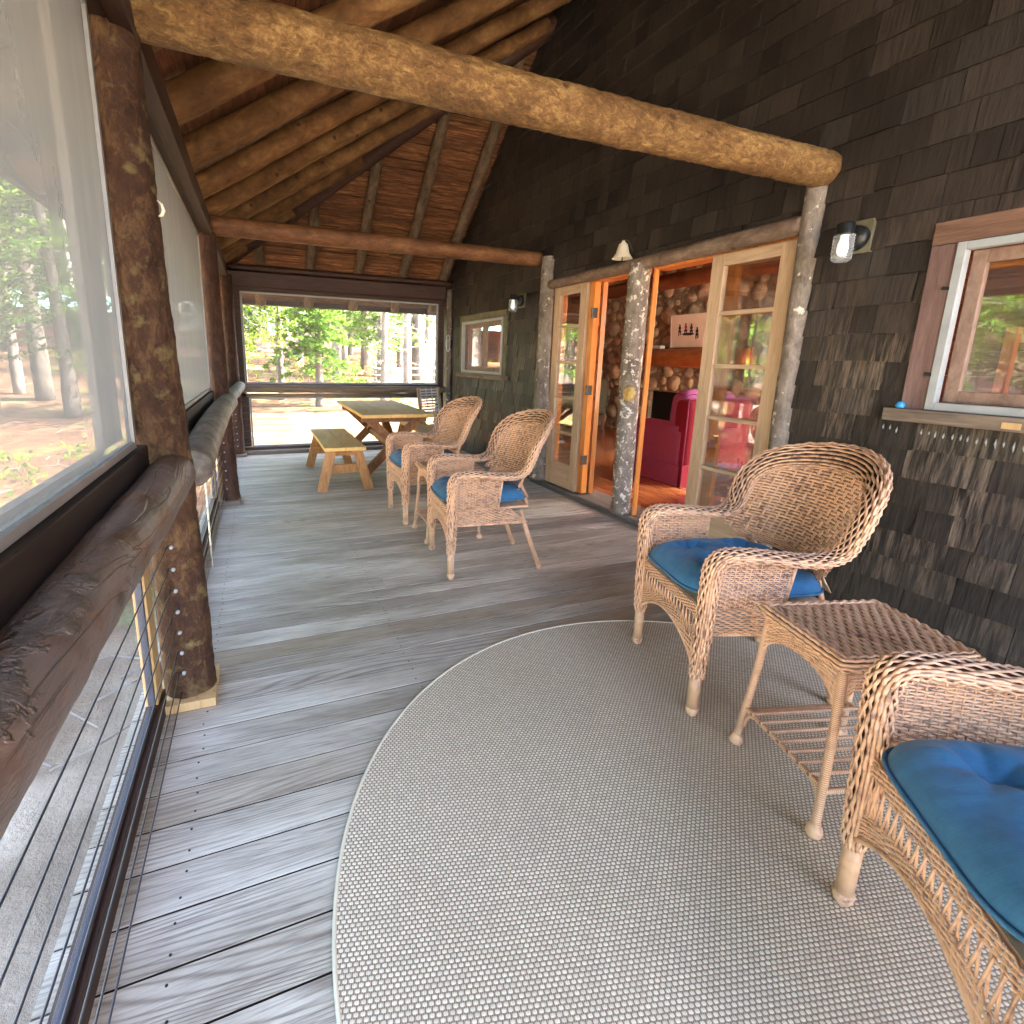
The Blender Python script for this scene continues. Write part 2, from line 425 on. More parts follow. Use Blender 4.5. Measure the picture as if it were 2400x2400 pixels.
def m_rail():
    k = N('worn_rail_log'); c = k.co((1, .35, 1)); c0 = k.co()
    f = k.noise(c, 12, 6, .65, .6); fine = k.noise(c, 60, 4, .7); blot = k.noise(c0, 3.2, 4, .6, .4)
    col = k.ramp(k.math('MULTIPLY_ADD', fine, .3, k.math('MULTIPLY', f, .7)), [(.34, (.045, .024, .016)), (.5, (.13, .072, .046)), (.66, (.26, .165, .11))])
    col = k.mix(k.ramp(blot, [(.44, 0), (.52, .65)]), col, (.16, .13, .115))
    # chipped bark left along the upper outer side
    z = k.n('SeparateXYZ'); k.set(z.inputs[0], c0)
    up = k.ramp(k.math('ADD', k.math('MULTIPLY', k.math('SUBTRACT', z.outputs[2], .86), 9.), k.math('MULTIPLY', k.math('SUBTRACT', k.noise(c0, 7, 5, .7), .5), 2.2)), [(.66, 0), (.78, 1)])
    near = k.ramp(k.math('MULTIPLY', z.outputs[1], .5), [(.42, 1), (.66, 0)])
    chip = k.math('MULTIPLY', up, near)
    chn = k.noise(c0, 26, 5, .75, .8)
    col = k.mix(chip, col, k.ramp(chn, [(.35, (.02, .014, .011)), (.6, (.15, .12, .105))]))
    v = k.n('TexVoronoi'); k.set(v.inputs['Vector'], k.co((1, .6, 1))); v.inputs['Scale'].default_value = 7
    kn = k.ramp(v.outputs['Distance'], [(.08, 1), (.13, 0)]); col = k.mix(k.math('MULTIPLY', kn, .8), col, (.025, .012, .008))
    ck = k.ramp(k.noise(k.co((1, .12, 1)), 9, 3, .6, 1.2), [(.485, 0), (.5, 1), (.515, 0)]); col = k.mix(k.math('MULTIPLY', ck, .3), col, (.02, .012, .01))
    h = k.math('ADD', k.math('MULTIPLY', f, .5), k.math('MULTIPLY', k.math('MULTIPLY', chip, chn), .55)); h = k.math('SUBTRACT', h, k.math('MULTIPLY', ck, .10))
    k.bump(h, .8, .022)
    return k.fin(col, k.ramp(f, [(.3, .3), (.7, .5)]), .5)
MT['rail'] = m_rail()
MT['rail2'] = m_log('lichened_rail_log', [(.05, .035, .025), (.14, .11, .09), (.26, .24, .21)], (1, .5, 1), 12, .55, .9, .012, True, ((.24, .27, .20), .55, .68, 5), .5)
MT['rafter'] = m_log('rafter_log', [(.045, .019, .007), (.15, .074, .026), (.31, .175, .066)], (.3, 1, .3), 14, .75, .5, .01)
MT['rafter2'] = m_log('grey_brown_rafter', [(.045, .028, .018), (.12, .078, .048), (.22, .155, .105)], (1, .35, .35), 16, .8, .6, .01)
MT['pole'] = m_log('pale_bark_pole', [(.08, .06, .045), (.20, .165, .13), (.34, .29, .24)], (1, 1, .5), 22, .7, .8, .008, True, ((.58, .52, .42), .62, .66, 15))
MT['pole_mid'] = m_log('peeling_bark_pole', [(.08, .06, .045), (.20, .165, .13), (.34, .29, .24)], (1, 1, .5), 22, .7, .8, .008, True, ((.64, .60, .50), .565, .60, 24))
MT['pole2'] = m_log('lintel_bark', [(.07, .045, .03), (.19, .13, .09), (.33, .26, .20)], (.5, 1, 1), 20, .7, .8, .008, True)
MT['header'] = m_wood('dark_header_board', [(.022, .009, .006), (.055, .022, .012), (.085, .038, .021)], (1.2, 14, 14), 2, .55, .2)
MT['header_y'] = m_wood('dark_plate_board', [(.018, .009, .006), (.042, .019, .012), (.065, .032, .019)], (14, 1.2, 14), 2, .55, .2)
MT['roofboard'] = m_wood('roof_plank', [(.05, .017, .007), (.17, .064, .024), (.44, .22, .09)], (1.2, 14, 14), 2.4, .7, .3, tonev=.5)
MT['roofboard_y'] = m_wood('roof_plank_left', [(.05, .018, .008), (.15, .058, .024), (.30, .14, .06)], (14, 1.2, 14), 2.4, .7, .3, tonev=.5)
MT['silver'] = m_plain('screen_frame_aluminium', (.27, .265, .25), .45, .5, .3, .12, 12, .05)
MT['sill_dark'] = m_wood('near_black_sill', [(.010, .006, .005), (.022, .012, .009), (.035, .02, .015)], (14, 1.2, 14), 2, .6, .2)
MT['low_frame'] = m_plain('dark_low_frame', (.05, .055, .075), .4, .5, .2, .1, 10, .05)
MT['trim_pale'] = m_wood('pale_trim_board', [(.22, .20, .17), (.36, .33, .28), (.46, .43, .37)], (10, 10, 1.2), 2, .7, .1, tonev=.1)
MT['silver_dull'] = m_plain('storm_frame_grey', (.33, .36, .36), .5, .4, 0, .12, 10, .05)
MT['steel'] = m_plain('steel_cable', (.16, .16, .17), .35, .5, .9, .1, 200, 0)
MT['fir_z'] = m_wood('fir_door_z', [(.40, .27, .16), (.54, .385, .24), (.64, .48, .32)], (14, 14, 1.0), 2.2, .5, .1, tonev=.12)
MT['fir_x'] = m_wood('fir_door_x', [(.40, .27, .16), (.54, .385, .24), (.64, .48, .32)], (1.0, 14, 14), 2.2, .5, .1, tonev=.12)
MT['orange'] = m_wood('varnished_orange_wood', [(.52, .16, .035), (.72, .27, .06), (.80, .36, .10)], (14, 14, 1.0), 2, .3, .05, tonev=.1, coat=.4)
MT['stud'] = m_wood('new_pine_stud', [(.42, .25, .10), (.58, .38, .17), (.66, .47, .24)], (14, 14, 1.0), 2, .6, .05, tonev=.1)
MT['sill'] = m_wood('weathered_sill', [(.10, .075, .055), (.19, .145, .105), (.30, .235, .165)], (1, 14, 14), 2.5, .7, .3, tonev=.1)
MT['trim_red'] = m_wood('red_brown_trim', [(.10, .06, .053), (.17, .105, .095), (.26, .17, .155)], (10, 14, 1.2), 2.2, .45, .12, tonev=.1)
MT['trim_red_x'] = m_wood('red_brown_trim_head', [(.09, .05, .035), (.16, .09, .062), (.24, .145, .10)], (1.2, 14, 12), 2.2, .45, .12, tonev=.1)
MT['sash'] = m_wood('window_sash', [(.14, .085, .06), (.24, .155, .115), (.34, .24, .185)], (6, 14, 3), 2.2, .45, .1, tonev=.1)
MT['trim_green'] = m_plain('faded_green_trim', (.13, .12, .075), .6, .3, 0, .25, 14, .1)
MT['thresh'] = m_wood('grey_threshold', [(.07, .06, .055), (.14, .125, .11), (.24, .22, .20)], (1, 14, 14), 2.5, .6, .2, tonev=.1)
MT['pine'] = m_wood('pine_table_top', [(.66, .40, .11), (.78, .51, .17), (.84, .60, .25)], (8, 1, 14), 2.2, .6, .06, tonev=.15)
MT['pine_leg'] = m_wood('pine_leg', [(.30, .12, .035), (.46, .21, .065), (.58, .31, .11)], (10, 10, 1.6), 2.2, .45, .1, tonev=.2)
MT['pine_x'] = m_wood('table_trestle', [(.16, .06, .022), (.28, .12, .045), (.42, .20, .08)], (8, 10, 4), 2.2, .45, .1, tonev=.2)
MT['wood_floor'] = m_wood('indoor_fir_floor', [(.30, .085, .022), (.46, .15, .045), (.58, .23, .08)], (12, 1, 12), 2, .25, .04, tonev=.35, coat=.5)
MT['in_wood'] = m_wood('indoor_board_wall', [(.12, .045, .02), (.22, .09, .035), (.32, .15, .06)], (1, 1, 10), 2, .5, .1, tonev=.4)
MT['in_log'] = m_log('indoor_dark_log', [(.06, .02, .012), (.14, .05, .025), (.22, .09, .04)], (1, .3, 1), 9, .5, .3)
MT['mantel'] = m_log('mantel_log', [(.16, .05, .018), (.30, .105, .035), (.42, .17, .06)], (1, .3, 1), 9, .4, .3)
MT['mortar'] = m_plain('mortar', (.24, .20, .155), .9, .1, 0, .3, 20, .3)
MT['black'] = m_plain('soot_black', (.008, .008, .008), .8, .2)
MT['blackmetal'] = m_plain('black_metal', (.018, .019, .018), .4, .5, .3)
MT['pink'] = m_plain('magenta_upholstery', (.30, .07, .175), .85, .2, 0, .15, 60, .15)
MT['pink2'] = m_plain('red_lit_upholstery', (.20, .011, .024), .85, .2, 0, .12, 60, .15)  # red-lit back of the pink armchair, light put into the colour
MT['cream'] = m_plain('cream_paint', (.72, .66, .50), .5, .4, 0, .06, 10, .03)
MT['white'] = m_plain('white_paint', (.72, .73, .75), .5, .4, 0, .06, 10, .03)
MT['canvas'] = m_plain('picture_paper', (.74, .66, .60), .7, .2, 0, .05, 6, .0)
MT['ink'] = m_plain('picture_ink', (.05, .045, .05), .8, .1)
MT['inkred'] = m_plain('picture_red', (.35, .06, .05), .8, .1)
MT['bluebead'] = m_plain('blue_plastic', (.04, .30, .62), .3, .5)
MT['bulb'] = m_plain('frosted_bulb', (.85, .86, .86), .5, .4, 0, .02, 5, 0)
MT['bulb'].node_tree.nodes['Principled BSDF'].inputs['Emission Color'].default_value = (1, .98, .93, 1); MT['bulb'].node_tree.nodes['Principled BSDF'].inputs['Emission Strength'].default_value = .03
k = N('ribbed_jar_glass'); tr = k.n('BsdfTransparent'); tr.inputs[0].default_value = (.86, .9, .9, 1); gl = k.n('BsdfGlossy'); gl.inputs['Roughness'].default_value = .08; df = k.n('BsdfDiffuse'); df.inputs[0].default_value = (.8, .82, .82, 1)
ms = k.n('MixShader'); ms.inputs[0].default_value = .5; m2 = k.n('MixShader'); lw = k.n('LayerWeight'); lw.inputs[0].default_value = .35; k.set(m2.inputs[0], k.ramp(lw.outputs['Facing'], [(.1, .22), (.8, .75)]))
k.t.links.new(df.outputs[0], ms.inputs[1]); k.t.links.new(gl.outputs[0], ms.inputs[2]); k.t.links.new(tr.outputs[0], m2.inputs[1]); k.t.links.new(ms.outputs[0], m2.inputs[2]); k.t.links.new(m2.outputs[0], k.o.inputs[0]); MT['jar'] = k.m
MT['sage'] = m_plain('sage_upholstery', (.10, .12, .08), .85, .2)
MT['bark'] = m_log('tree_bark', [(.05, .042, .035), (.13, .11, .095), (.24, .215, .185)], (1, 1, .3), 9, .9, .8, .03, False)
MT['deadwood'] = m_log('silver_deadwood', [(.12, .10, .085), (.24, .21, .19), (.36, .33, .30)], (1, 1, .3), 12, .8, .4, .02, False)
MT['leafA'] = m_leaf('fir_needles', (.03, .085, .02), (.12, .25, .04))
MT['leafB'] = m_leaf('sunlit_maple_leaves', (.08, .16, .015), (.27, .38, .04), .6)
MT['leafC'] = m_leaf('spruce_needles', (.015, .035, .016), (.055, .095, .045), .35)
MT['leafD'] = m_leaf('lichen_twigs', (.10, .12, .10), (.22, .25, .22), .3)
MT['rock'] = m_plain('grey_rock', (.34, .32, .29), .85, .2, 0, .3, 5, .5, .03)
MT['teal'] = m_plain('teal_roof', (.20, .42, .42), .5, .3)
MT['maroon'] = m_plain('maroon_boards', (.14, .05, .035), .7, .2)
MT['webbing'] = m_plain('white_webbing', (.62, .62, .60), .6, .3, 0, .08, 30, .05)
MT['deckwood_tan'] = m_wood('tan_chair_wood', [(.30, .20, .10), (.42, .30, .16), (.5, .38, .22)], (8, 8, 2), 2.2, .5, .1, tonev=.1)
MT['pkg'] = m_plain('bronze_socket', (.05, .045, .035), .45, .5, .4)

k = N('fine_clear_screen'); tr = k.n('BsdfTransparent'); df = k.n('BsdfDiffuse'); df.inputs[0].default_value = (.42, .42, .42, 1); ms = k.n('MixShader'); ms.inputs[0].default_value = .15
k.t.links.new(tr.outputs[0], ms.inputs[1]); k.t.links.new(df.outputs[0], ms.inputs[2]); k.t.links.new(ms.outputs[0], k.o.inputs[0]); MT['screen2'] = k.m
def jit(seed, amt=.06, fr=9, hf=0):
    def f(P, th):
        out = np.ones((len(P), len(th)))
        for i, p in enumerate(P):
            for j, a in enumerate(th):
                q = Vector((p[0]*fr*.5+cos(a)*1.1+seed, p[1]*fr*.5+sin(a)*1.1, p[2]*fr*.5))
                out[i, j] = 1 + amt*noise.noise(q)*1.6 + amt*.5*noise.noise(q*3.1) + (hf*noise.noise(Vector((p[0]*34, p[1]*34, p[2]*34))+Vector((cos(a), sin(a), 0))*4.2) if hf else 0)
        return out
    return f
def log(mb, pts, r, seg=20, n=40, seed=0, amt=.05, bend=0.0, fr=9, tone=.5, hf=0):
    K = np.array(pts, float); P = crom(K, n) if len(K) > 2 else np.linspace(K[0], K[1], n)
    rad = np.interp(np.linspace(0, 1, n), np.linspace(0, 1, len(r)), r) if hasattr(r, '__len__') else np.full(n, r)
    if bend:
        for i in range(n):
            P[i] += np.array(noise.noise_vector(Vector((i/n*3+seed*7.3, seed, 0))))*bend
    mb.tube(P, rad, seg, True, tone, jit(seed, amt, fr, hf))

# ================================================================== SETTING: ground
def gz(x, y):
    d = sqrt((x)**2 + (y)**2)
    base = -.80 + .15*noise.noise(Vector((x*.15, y*.15, 3))) + .05*noise.noise(Vector((x*.7, y*.7, 5)))
    rise = max(0, y-8)*.122 if y < 36 else 28*.122 + (y-36)*.03
    rise += max(0, -x-12)*.10
    rise *= 1 + .25*noise.noise(Vector((x*.06, y*.06, 8)))
    dx = max(0, x-2)
    return base + rise - (0 if y > 8 else 0)
mb = MB()
xs = np.concatenate([np.arange(-90, -14, 5), np.arange(-14, 16, .5), np.arange(16, 91, 5)])
ys = np.concatenate([np.arange(-60, -6, 6), np.arange(-6, 30, .5), np.arange(30, 121, 5)])
V = [(x, y, gz(x, y)) for y in ys for x in xs]; nx = len(xs)
F = [(j*nx+i, j*nx+i+1, (j+1)*nx+i+1, (j+1)*nx+i) for j in range(len(ys)-1) for i in range(nx-1)]
mb.add(V, F); g = mb.build('ground', MT['ground'], smooth=True); tag(g, 'pine needle forest floor around the porch', None, None, 'structure')

# porch floor: boards running across, real gaps
mb = MB(); PW = .132; y = -1.6; k = 0
ORDER = {}
while y < 7.72:
    xa = -.50
    cuts = [xa]
    x = xa + random.uniform(1.0, 3.4)
    if k % 3 == 0:
        while x < 2.6: cuts.append(x); x += random.uniform(2, 3.4)
    cuts.append(3.02)
    for a, b in zip(cuts[:-1], cuts[1:]):
        dz = random.uniform(-.0004, .0004)
        mb.box((a+.0015, y+.0038, -.04), (b-.0015, y+PW-.0038, dz), random.random())
    y += PW; k += 1
pf = mb.build('porch_floor', MT['deck']); tag(pf, 'weathered grey porch deck of boards laid across', None, None, 'structure')
mb = MB(); mb.box((-.48, -1.6, -.30), (3.0, 7.7, -.045)); o = mb.build('porch_joists', MT['header'], pf)
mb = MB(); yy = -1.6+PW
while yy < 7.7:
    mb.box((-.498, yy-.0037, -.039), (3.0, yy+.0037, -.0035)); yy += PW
mb.build('gap_shade_strip', m_plain('painted_gap_shade', (.018, .013, .010), .95, .05), pf)  # near-black strips stand in for the shade between boards
# nail heads in rows
mb = MB()
for xn in (.55, 1.6, 2.6, -.25):
    yy = -1.6
    while yy < 7.6:
        for q in (.03, .10):
            mb.lathe([(.0, .0016), (.0034, .0014), (.0036, 0)], (xn+random.uniform(-.006, .006), yy+q, 0), 6)
        yy += PW
mb.build('nail_heads', MT['blackmetal'], pf)

# ================================================================== CABIN WALL (local: x = along wall, y = out to the porch, z up)
WA = atan2(1, -.028)
wall = thing('cabin_wall', 'dark shingled cabin wall along the right side of the porch', 'wall', (2.92, 2, 0), WA)
def roof_z(s):
    yy = 2 + s; return min(2.563+.65*(2.85+.33), 2.55+.8*(7.6-yy)) + .2
OPEN = [(.16, 2.84, -1, 2.09), (3.74, 5.10, 1.12, 1.88), (-1.95, -.50, 1.12, 1.93)]
def sub_rect(rects, o):
    out = []
    for (a, b, c, d) in rects:
        oa, ob, oc, od = o
        if b <= oa or a >= ob or d <= oc or c >= od: out.append((a, b, c, d)); continue
        if c < oc: out.append((a, b, c, oc))
        if d > od: out.append((a, b, od, d))
        c2, d2 = max(c, oc), min(d, od)
        if a < oa: out.append((a, oa, c2, d2))
        if b > ob: out.append((ob, b, c2, d2))
    return out
mb = MB(); EXPO = .138; row = 0; z = -.02
while z < 4.95:
    s = -3.9 + random.uniform(0, .1)
    while s < 6.1:
        wd = random.choice([.09, .12, .14, .16, .19, .21]) * random.uniform(.9, 1.1)
        rects = [(s+.0012, s+wd-.0012, z + random.uniform(-.004, .004), z+EXPO*1.6)]
        tz = roof_z(s+wd/2)
        if z < tz:
            for o in OPEN:
                rects = sub_rect(rects, o)
            t = random.random(); th = random.uniform(.014, .026); lean = random.uniform(-.0015, .0015)
            for (a, b, c, d) in rects:
                d = min(d, tz+.1)
                if b-a < .004 or d-c < .01: continue
                # butt thick at the bottom, thin at the top
                full = EXPO*1.6; yb = .004+th*(1-(c-z)/full)+.006; yt = .004+th*max(0, (1-(d-z)/full))
                v = [(a, 0, c), (b, 0, c), (b, 0, d), (a, 0, d), (a, yb+lean, c), (b, yb-lean, c), (b, yt, d), (a, yt, d)]
                mb.add(v, [(0, 1, 2, 3), (7, 6, 5, 4), (0, 4, 5, 1), (1, 5, 6, 2), (2, 6, 7, 3), (3, 7, 4, 0)], t)
        s += wd
    z += EXPO; row += 1
sh = mb.build('shingle_cladding', MT['shingle'], wall)
# solid wall behind, in pieces around the openings
mb = MB()
rects = [(-6.0, 6.3, -.8, 4.75)]
for o in OPEN: rects = sub_rect(rects, (o[0]-.0, o[1]+.0, o[2], o[3]))
for (a, b, c, d) in rects: mb.box((a, -.14, c), (b, -.002, d))
mb.build('wall_core', MT['in_wood'], wall)
# corner board poles, trim
mb = MB(); log(mb, [(5.56, .045, 0), (5.55, .05, 1.2), (5.56, .045, 2.33)], .042, 14, 30, 3, .08); o = mb.build('corner_pole', MT['pole'], wall, True); tag(o, 'slim grey bark pole at the far corner of the wall')

def door_post(s, r0, r1, seed, lab, top=2.09, bow=.0, zb=0.05):
    mb = MB(); log(mb, [(s+bow, .02, zb), (s-.01, .03, .6), (s+.012, .02, 1.2), (s, .03, top)], [r0, (r0+r1)/2, r1], 20, 50, seed, .05)
    o = mb.build('door_post', MT['pole_mid' if seed == 12 else 'pole'], wall, True); tag(o, lab)
    # chipped bark and bare knot scars
    m2 = MB(); rnd = random.Random(seed)
    return o
door_post(2.84, .105, .075, 11, 'grey bark door post left of the doorway', 2.36)
mid = door_post(1.485, .082, .085, 12, 'pale peeling bark post between the two doorways', 2.09)
door_post(.13, .05, .055, 13, 'slim grey door post right of the doorway', 2.40)
mb = MB(); mb.lathe([(0, .012), (.014, .008), (.022, .014), (.040, .012), (.062, -.002), (.07, -.02)], (1.43, .095, 1.08), 18, .5, 'y')
o = mb.build('knot_scar', m_plain('yellow_knot_wood', (.62, .42, .14), .6, .3, 0, .3, 30, .3), mid, True)
mb = MB(); log(mb, [(2.78, .03, 2.085), (1.5, .035, 2.09), (.17, .03, 2.105)], [.045, .05, .052], 18, 60, 14, .07)
o = mb.build('lintel', MT['pole2'], wall, True); tag(o, 'bark covered log lintel over the doors')
mb = MB(); mb.box((.1, -.30, -.06), (2.95, .055, .045), .3); mb.box((.1, .055, -.06), (2.95, .075, .02), .6)
mb.build('threshold', MT['thresh'], wall, bevel=.004)
# door jamb lining (orange varnished inside)
mb = MB(); mb.box((.165, -.16, .045), (.195, -.03, 2.06)); mb.box((2.75, -.16, .045), (2.80, -.03, 2.06)); mb.box((1.52, -.10, .045), (1.56, -.04, 2.06)); mb.box((1.375, -.07, .045), (1.395, -.03, 2.06))
mb.box((.195, -.16, 2.04), (1.385, -.04, 2.085)); mb.box((1.56, -.16, 2.04), (2.75, -.04, 2.085))
mb.build('door_jamb', MT['orange'], wall, bevel=.002)

ZM = [(.335, .60), (.625, .955), (.98, 1.305), (1.33, 1.65), (1.675, 1.955)]
def french_leaf(name, s0, s1, y0, mats, lab, parent, rot=0, hinge=None):
    """leaf in local x 0..w, thickness .042, y from 0 down to -.042"""
    W_ = s1-s0; st = .10 if W_ > .5 else .095; th = .042
    e = bpy.data.objects.new(name, None); COL.objects.link(e); e.parent = parent; e.location = (s0, y0, .0); e.rotation_euler = (0, 0, rot); e['label'] = lab; e.empty_display_size = .05
    zb, zt = .055, 2.04
    m1 = MB(); m1.box((0, -th, zb), (st, 0, zt), .2); m1.box((W_-st, -th, zb), (W_, 0, zt), .6)
    m1.build('stile', mats[0], e, bevel=.003)
    m2 = MB(); m2.box((st, -th+.001, zb), (W_-st, -.001, .30), .4); m2.box((st, -th+.001, 1.965), (W_-st, -.001, zt), .8)
    m2.box((st+.03, -.006, .10), (W_-st-.03, .0008, .27), .5)
    for a in (.612, .967, 1.317, 1.662): m2.box((st, -th+.006, a-.013), (W_-st, -.004, a+.013), .3)
    m2.build('rail_and_muntin', mats[1], e, bevel=.003)
    edges = [.30, .612, .967, 1.317, 1.662, 1.965]
    for a, b in zip(edges[:-1], edges[1:]):
        m3 = MB(); m3.box((st, -.024, a), (W_-st, -.020, b)); m3.build('pane', MT['glass'], e)
    m4 = MB(); m4.lathe([(.0, .05), (.022, .045), (.026, .03), (.012, .015), (.012, 0)], (W_-.04 if W_ < .6 else .05, 0, 1.0), 12, .5, 'y')
    return e
fz_, fx_, og = MT['fir_z'], MT['fir_x'], MT['orange']
french_leaf('french_door', 2.19, 2.73, .012, (fz_, fx_), 'closed left french door leaf with five panes', wall)
french_leaf('french_door', .205, .80, .012, (fz_, fx_), 'wide right french door leaf with tall panes', wall)
l3 = french_leaf('folded_door', 2.10, 2.56, -.10, (og, og), 'orange leaf folded back inside behind the left door', wall, rot=radians(-34))
l4 = french_leaf('folded_door', .23, .745, -.055, (og, og), 'orange leaf folded behind the right french door', wall)
mb = MB()
mb.box((2.10, -.075, .06), (2.175, -.012, 2.04)); mb.build('door_edge', og, wall, bevel=.002)
mb = MB()
for zz in (.35, 1.02, 1.72):
    mb.box((2.092, -.05, zz), (2.102, .008, zz+.09)); mb.tube([(2.094, .012, zz), (2.094, .012, zz+.09)], .007, 8)
mb.build('hinge', MT['pkg'], wall)

def window_unit(s0, s1, z0, z1, trim, trimx, sash_mats, lab, two=True, frame=.035, tr=.085):
    e = bpy.data.objects.new('window', None); COL.objects.link(e); e.parent = wall; e.location = (0, 0, 0); e['label'] = lab; e.empty_display_size = .05
    a = MB(); a.box((s0, -.02, z0), (s0+tr, .045, z1-tr), .2); a.box((s1-tr, -.02, z0), (s1, .045, z1-tr), .6); a.build('trim', trim, e, bevel=.003)
    a = MB(); a.box((s0, -.02, z1-tr+.002), (s1, .048, z1), .4); a.build('head_trim', trimx, e, bevel=.003)
    a = MB(); A0, A1, B0, B1 = s0+tr, s1-tr, z0+.012, z1-tr
    f = frame
    a.box((A0+.001, .01, B0), (A0+f, .056, B1)); a.box((A1-f, .01, B0), (A1-.001, .056, B1)); a.box((A0+f, .01, B1-f), (A1-f, .055, B1-.001)); a.box((A0+f, .01, B0), (A1-f, .055, B0+f))
    a.build('frame', sash_mats[0], e, bevel=.003)
    a0, a1, b0, b1 = A0+f, A1-f, B0+f, B1-f
    mid = [(a0, (a0+a1)/2), ((a0+a1)/2, a1)] if two else [(a0, a1)]
    sw = .055
    for (p, q) in mid:
        m = MB(); m.box((p+.001, -.04, b0), (p+sw, -.006, b1)); m.box((q-sw, -.04, b0), (q-.001, -.006, b1)); m.box((p+sw, -.04, b1-sw), (q-sw, -.007, b1)); m.box((p+sw, -.04, b0), (q-sw, -.007, b0+sw))
        so_ = m.build('sash', sash_mats[1], e, bevel=.003)
        m = MB(); m.box((p+sw, -.026, b0+sw), (q-sw, -.022, b1-sw)); m.build('pane', MT['glass'], e)
        m = MB(); m.box((p+sw, -.07, b0+sw), (p+sw+.025, -.041, b1-sw)); m.box((p+sw, -.07, b1-sw-.022), (q-sw, -.0411, b1-sw)); m.build('inner_stop', MT['orange'], e)
    m = MB(); m.box((A0, .030, B0), (A1, .032, B1)) if False else None
    m = MB(); m.box((s0-.05, -.01, z0-.05), (s1+.05, .085, z0+.010), .3); m.build('sill', MT['sill'], e, bevel=.004)
    return e
window_unit(3.70, 5.13, 1.13, 1.92, MT['trim_green'], MT['trim_green'], (MT['silver_dull'], MT['sash']), 'small far window with two sashes and faded green trim')
wn = window_unit(-1.95, -.465, 1.13, 1.975, MT['trim_red'], MT['trim_red_x'], (MT['silver_dull'], MT['sash']), 'large near window with red brown trim and grey storm frame', tr=.10)
mb = MB(); mb.box((-.92, .0855, 1.092), (-.86, .088, 1.118)); mb.build('sill_patch', MT['stud'], wn)
mb = MB()
for zz in (1.30, 1.68): mb.obox((-.575, .05, zz), (-.54, .055, zz+.006), (0, 1, 0), .014, .01)
mb.build('turn_button', MT['blackmetal'], wn, bevel=.002)
# bead, drips under the sill (nail heads of the bird spikes)
mb = MB(); mb.lathe([(0, .022), (.012, .018), (.019, .008), (.019, -.004), (.014, -.01)], (0, 0, 0), 16)
o = mb.build('blue_cap', MT['bluebead'], None, True)
def WP(s, off, z): return Vector((2.92, 2, 0)) + Vector((-.028, 1, 0)).normalized()*s - Vector((1, .028, 0)).normalized()*off + Vector((0, 0, z))
o.location = WP(-.475, .065, 1.152); tag(o, 'bright blue cap sitting on the corner of the near window sill', 'cap')
mb = MB(); rs = random.Random(4)
for i in range(18):
    s = -.47 - i*.030 + rs.uniform(-.004, .004) if i > 2 else -.40-i*.03
    L = rs.uniform(.012, .034)
    mb.tube([(s, .0215, 1.055-rs.uniform(0, .008)-i*.0012), (s, .0255, 1.048-L/2-i*.0012), (s+rs.uniform(-.002, .002), .021, 1.042-L-i*.0012)], [.001, .0045, .0008], 6)
o = mb.build('drip_marks', MT['silver_dull'], wall, True); tag(o, 'row of pale drip streaks on the shingles under the near window')

# ================================================================== wall lamps
def jelly_lamp(s, z, lab):
    e = thing('wall_lamp', lab, 'lamp', tuple(WP(s, .02, z)), WA, 'jelly jar lamps on the cabin wall')
    m = MB(); m.box((-.065, -.005, -.085), (.065, .018, .075)); m.build('back_plate', MT['trim_green'], e, bevel=.002)
    m = MB(); m.lathe([(.0, .045), (.055, .042), (.06, .02), (.06, .0)], (0, .018, -.01), 24, .5, 'y')
    m.tube([(0, .04, 0), (0, .09, .012), (0, .12, .012)], .016, 10)
    m.build('bracket', MT['blackmetal'], e, True)
    m = MB(); m.lathe([(.0, .052), (.036, .05), (.040, .044), (.040, .006), (.043, 0), (.043, -.006)], (0, .125, .0), 24); m.build('socket_cap', MT['blackmetal'], e, True)
    prof = [(.040, -.004)]
    for i in range(22):
        zz = -.008 - i*.0052
        prof.append((.046 + .0022*sin(i*2.1), zz))
    prof += [(.042, -.127), (.030, -.135), (0, -.137)]
    m = MB(); m.lathe(prof, (0, .125, 0), 28); m.build('glass_jar', MT['jar'], e, True)
    m = MB(); m.lathe([(0, -.108), (.014, -.104), (.024, -.09), (.026, -.07), (.024, -.05), (.018, -.025), (.016, -.0)], (0, .125, 0), 16); m.build('bulb', MT['bulb'], e, True)
    return e
jelly_lamp(-.13, 1.985, 'jelly jar wall lamp right of the doors near the big window')
jelly_lamp(3.37, 1.99, 'jelly jar wall lamp by the small far window')
# bell
e = thing('bell', 'small cream metal bell hanging above the door lintel', 'bell', tuple(WP(1.60, .02, 2.19)), WA)
m = MB(); m.lathe([(.0, .085), (.012, .084), (.016, .07), (.034, .058), (.043, .03), (.052, -.01), (.075, -.045), (.082, -.052), (.078, -.05), (.05, -.012), (.03, .05), (0, .062)], (0, .10, 0), 28); m.build('bell_cup', MT['cream'], e, True)
m = MB(); m.tube([(0, .10, .05), (0, .10, -.058)], .004, 8); m.lathe([(0, .009), (.009, 0), (0, -.009)], (0, .10, -.06), 10); m.build('clapper', MT['blackmetal'], e, True)
m = MB(); m.tube([(0, 0, .02), (0, .05, .085), (0, .10, .095), (0, .10, .08)], .006, 8); m.box((-.018, -.004, -.03), (.018, .004, .05)); m.build('bracket', MT['pkg'], e)

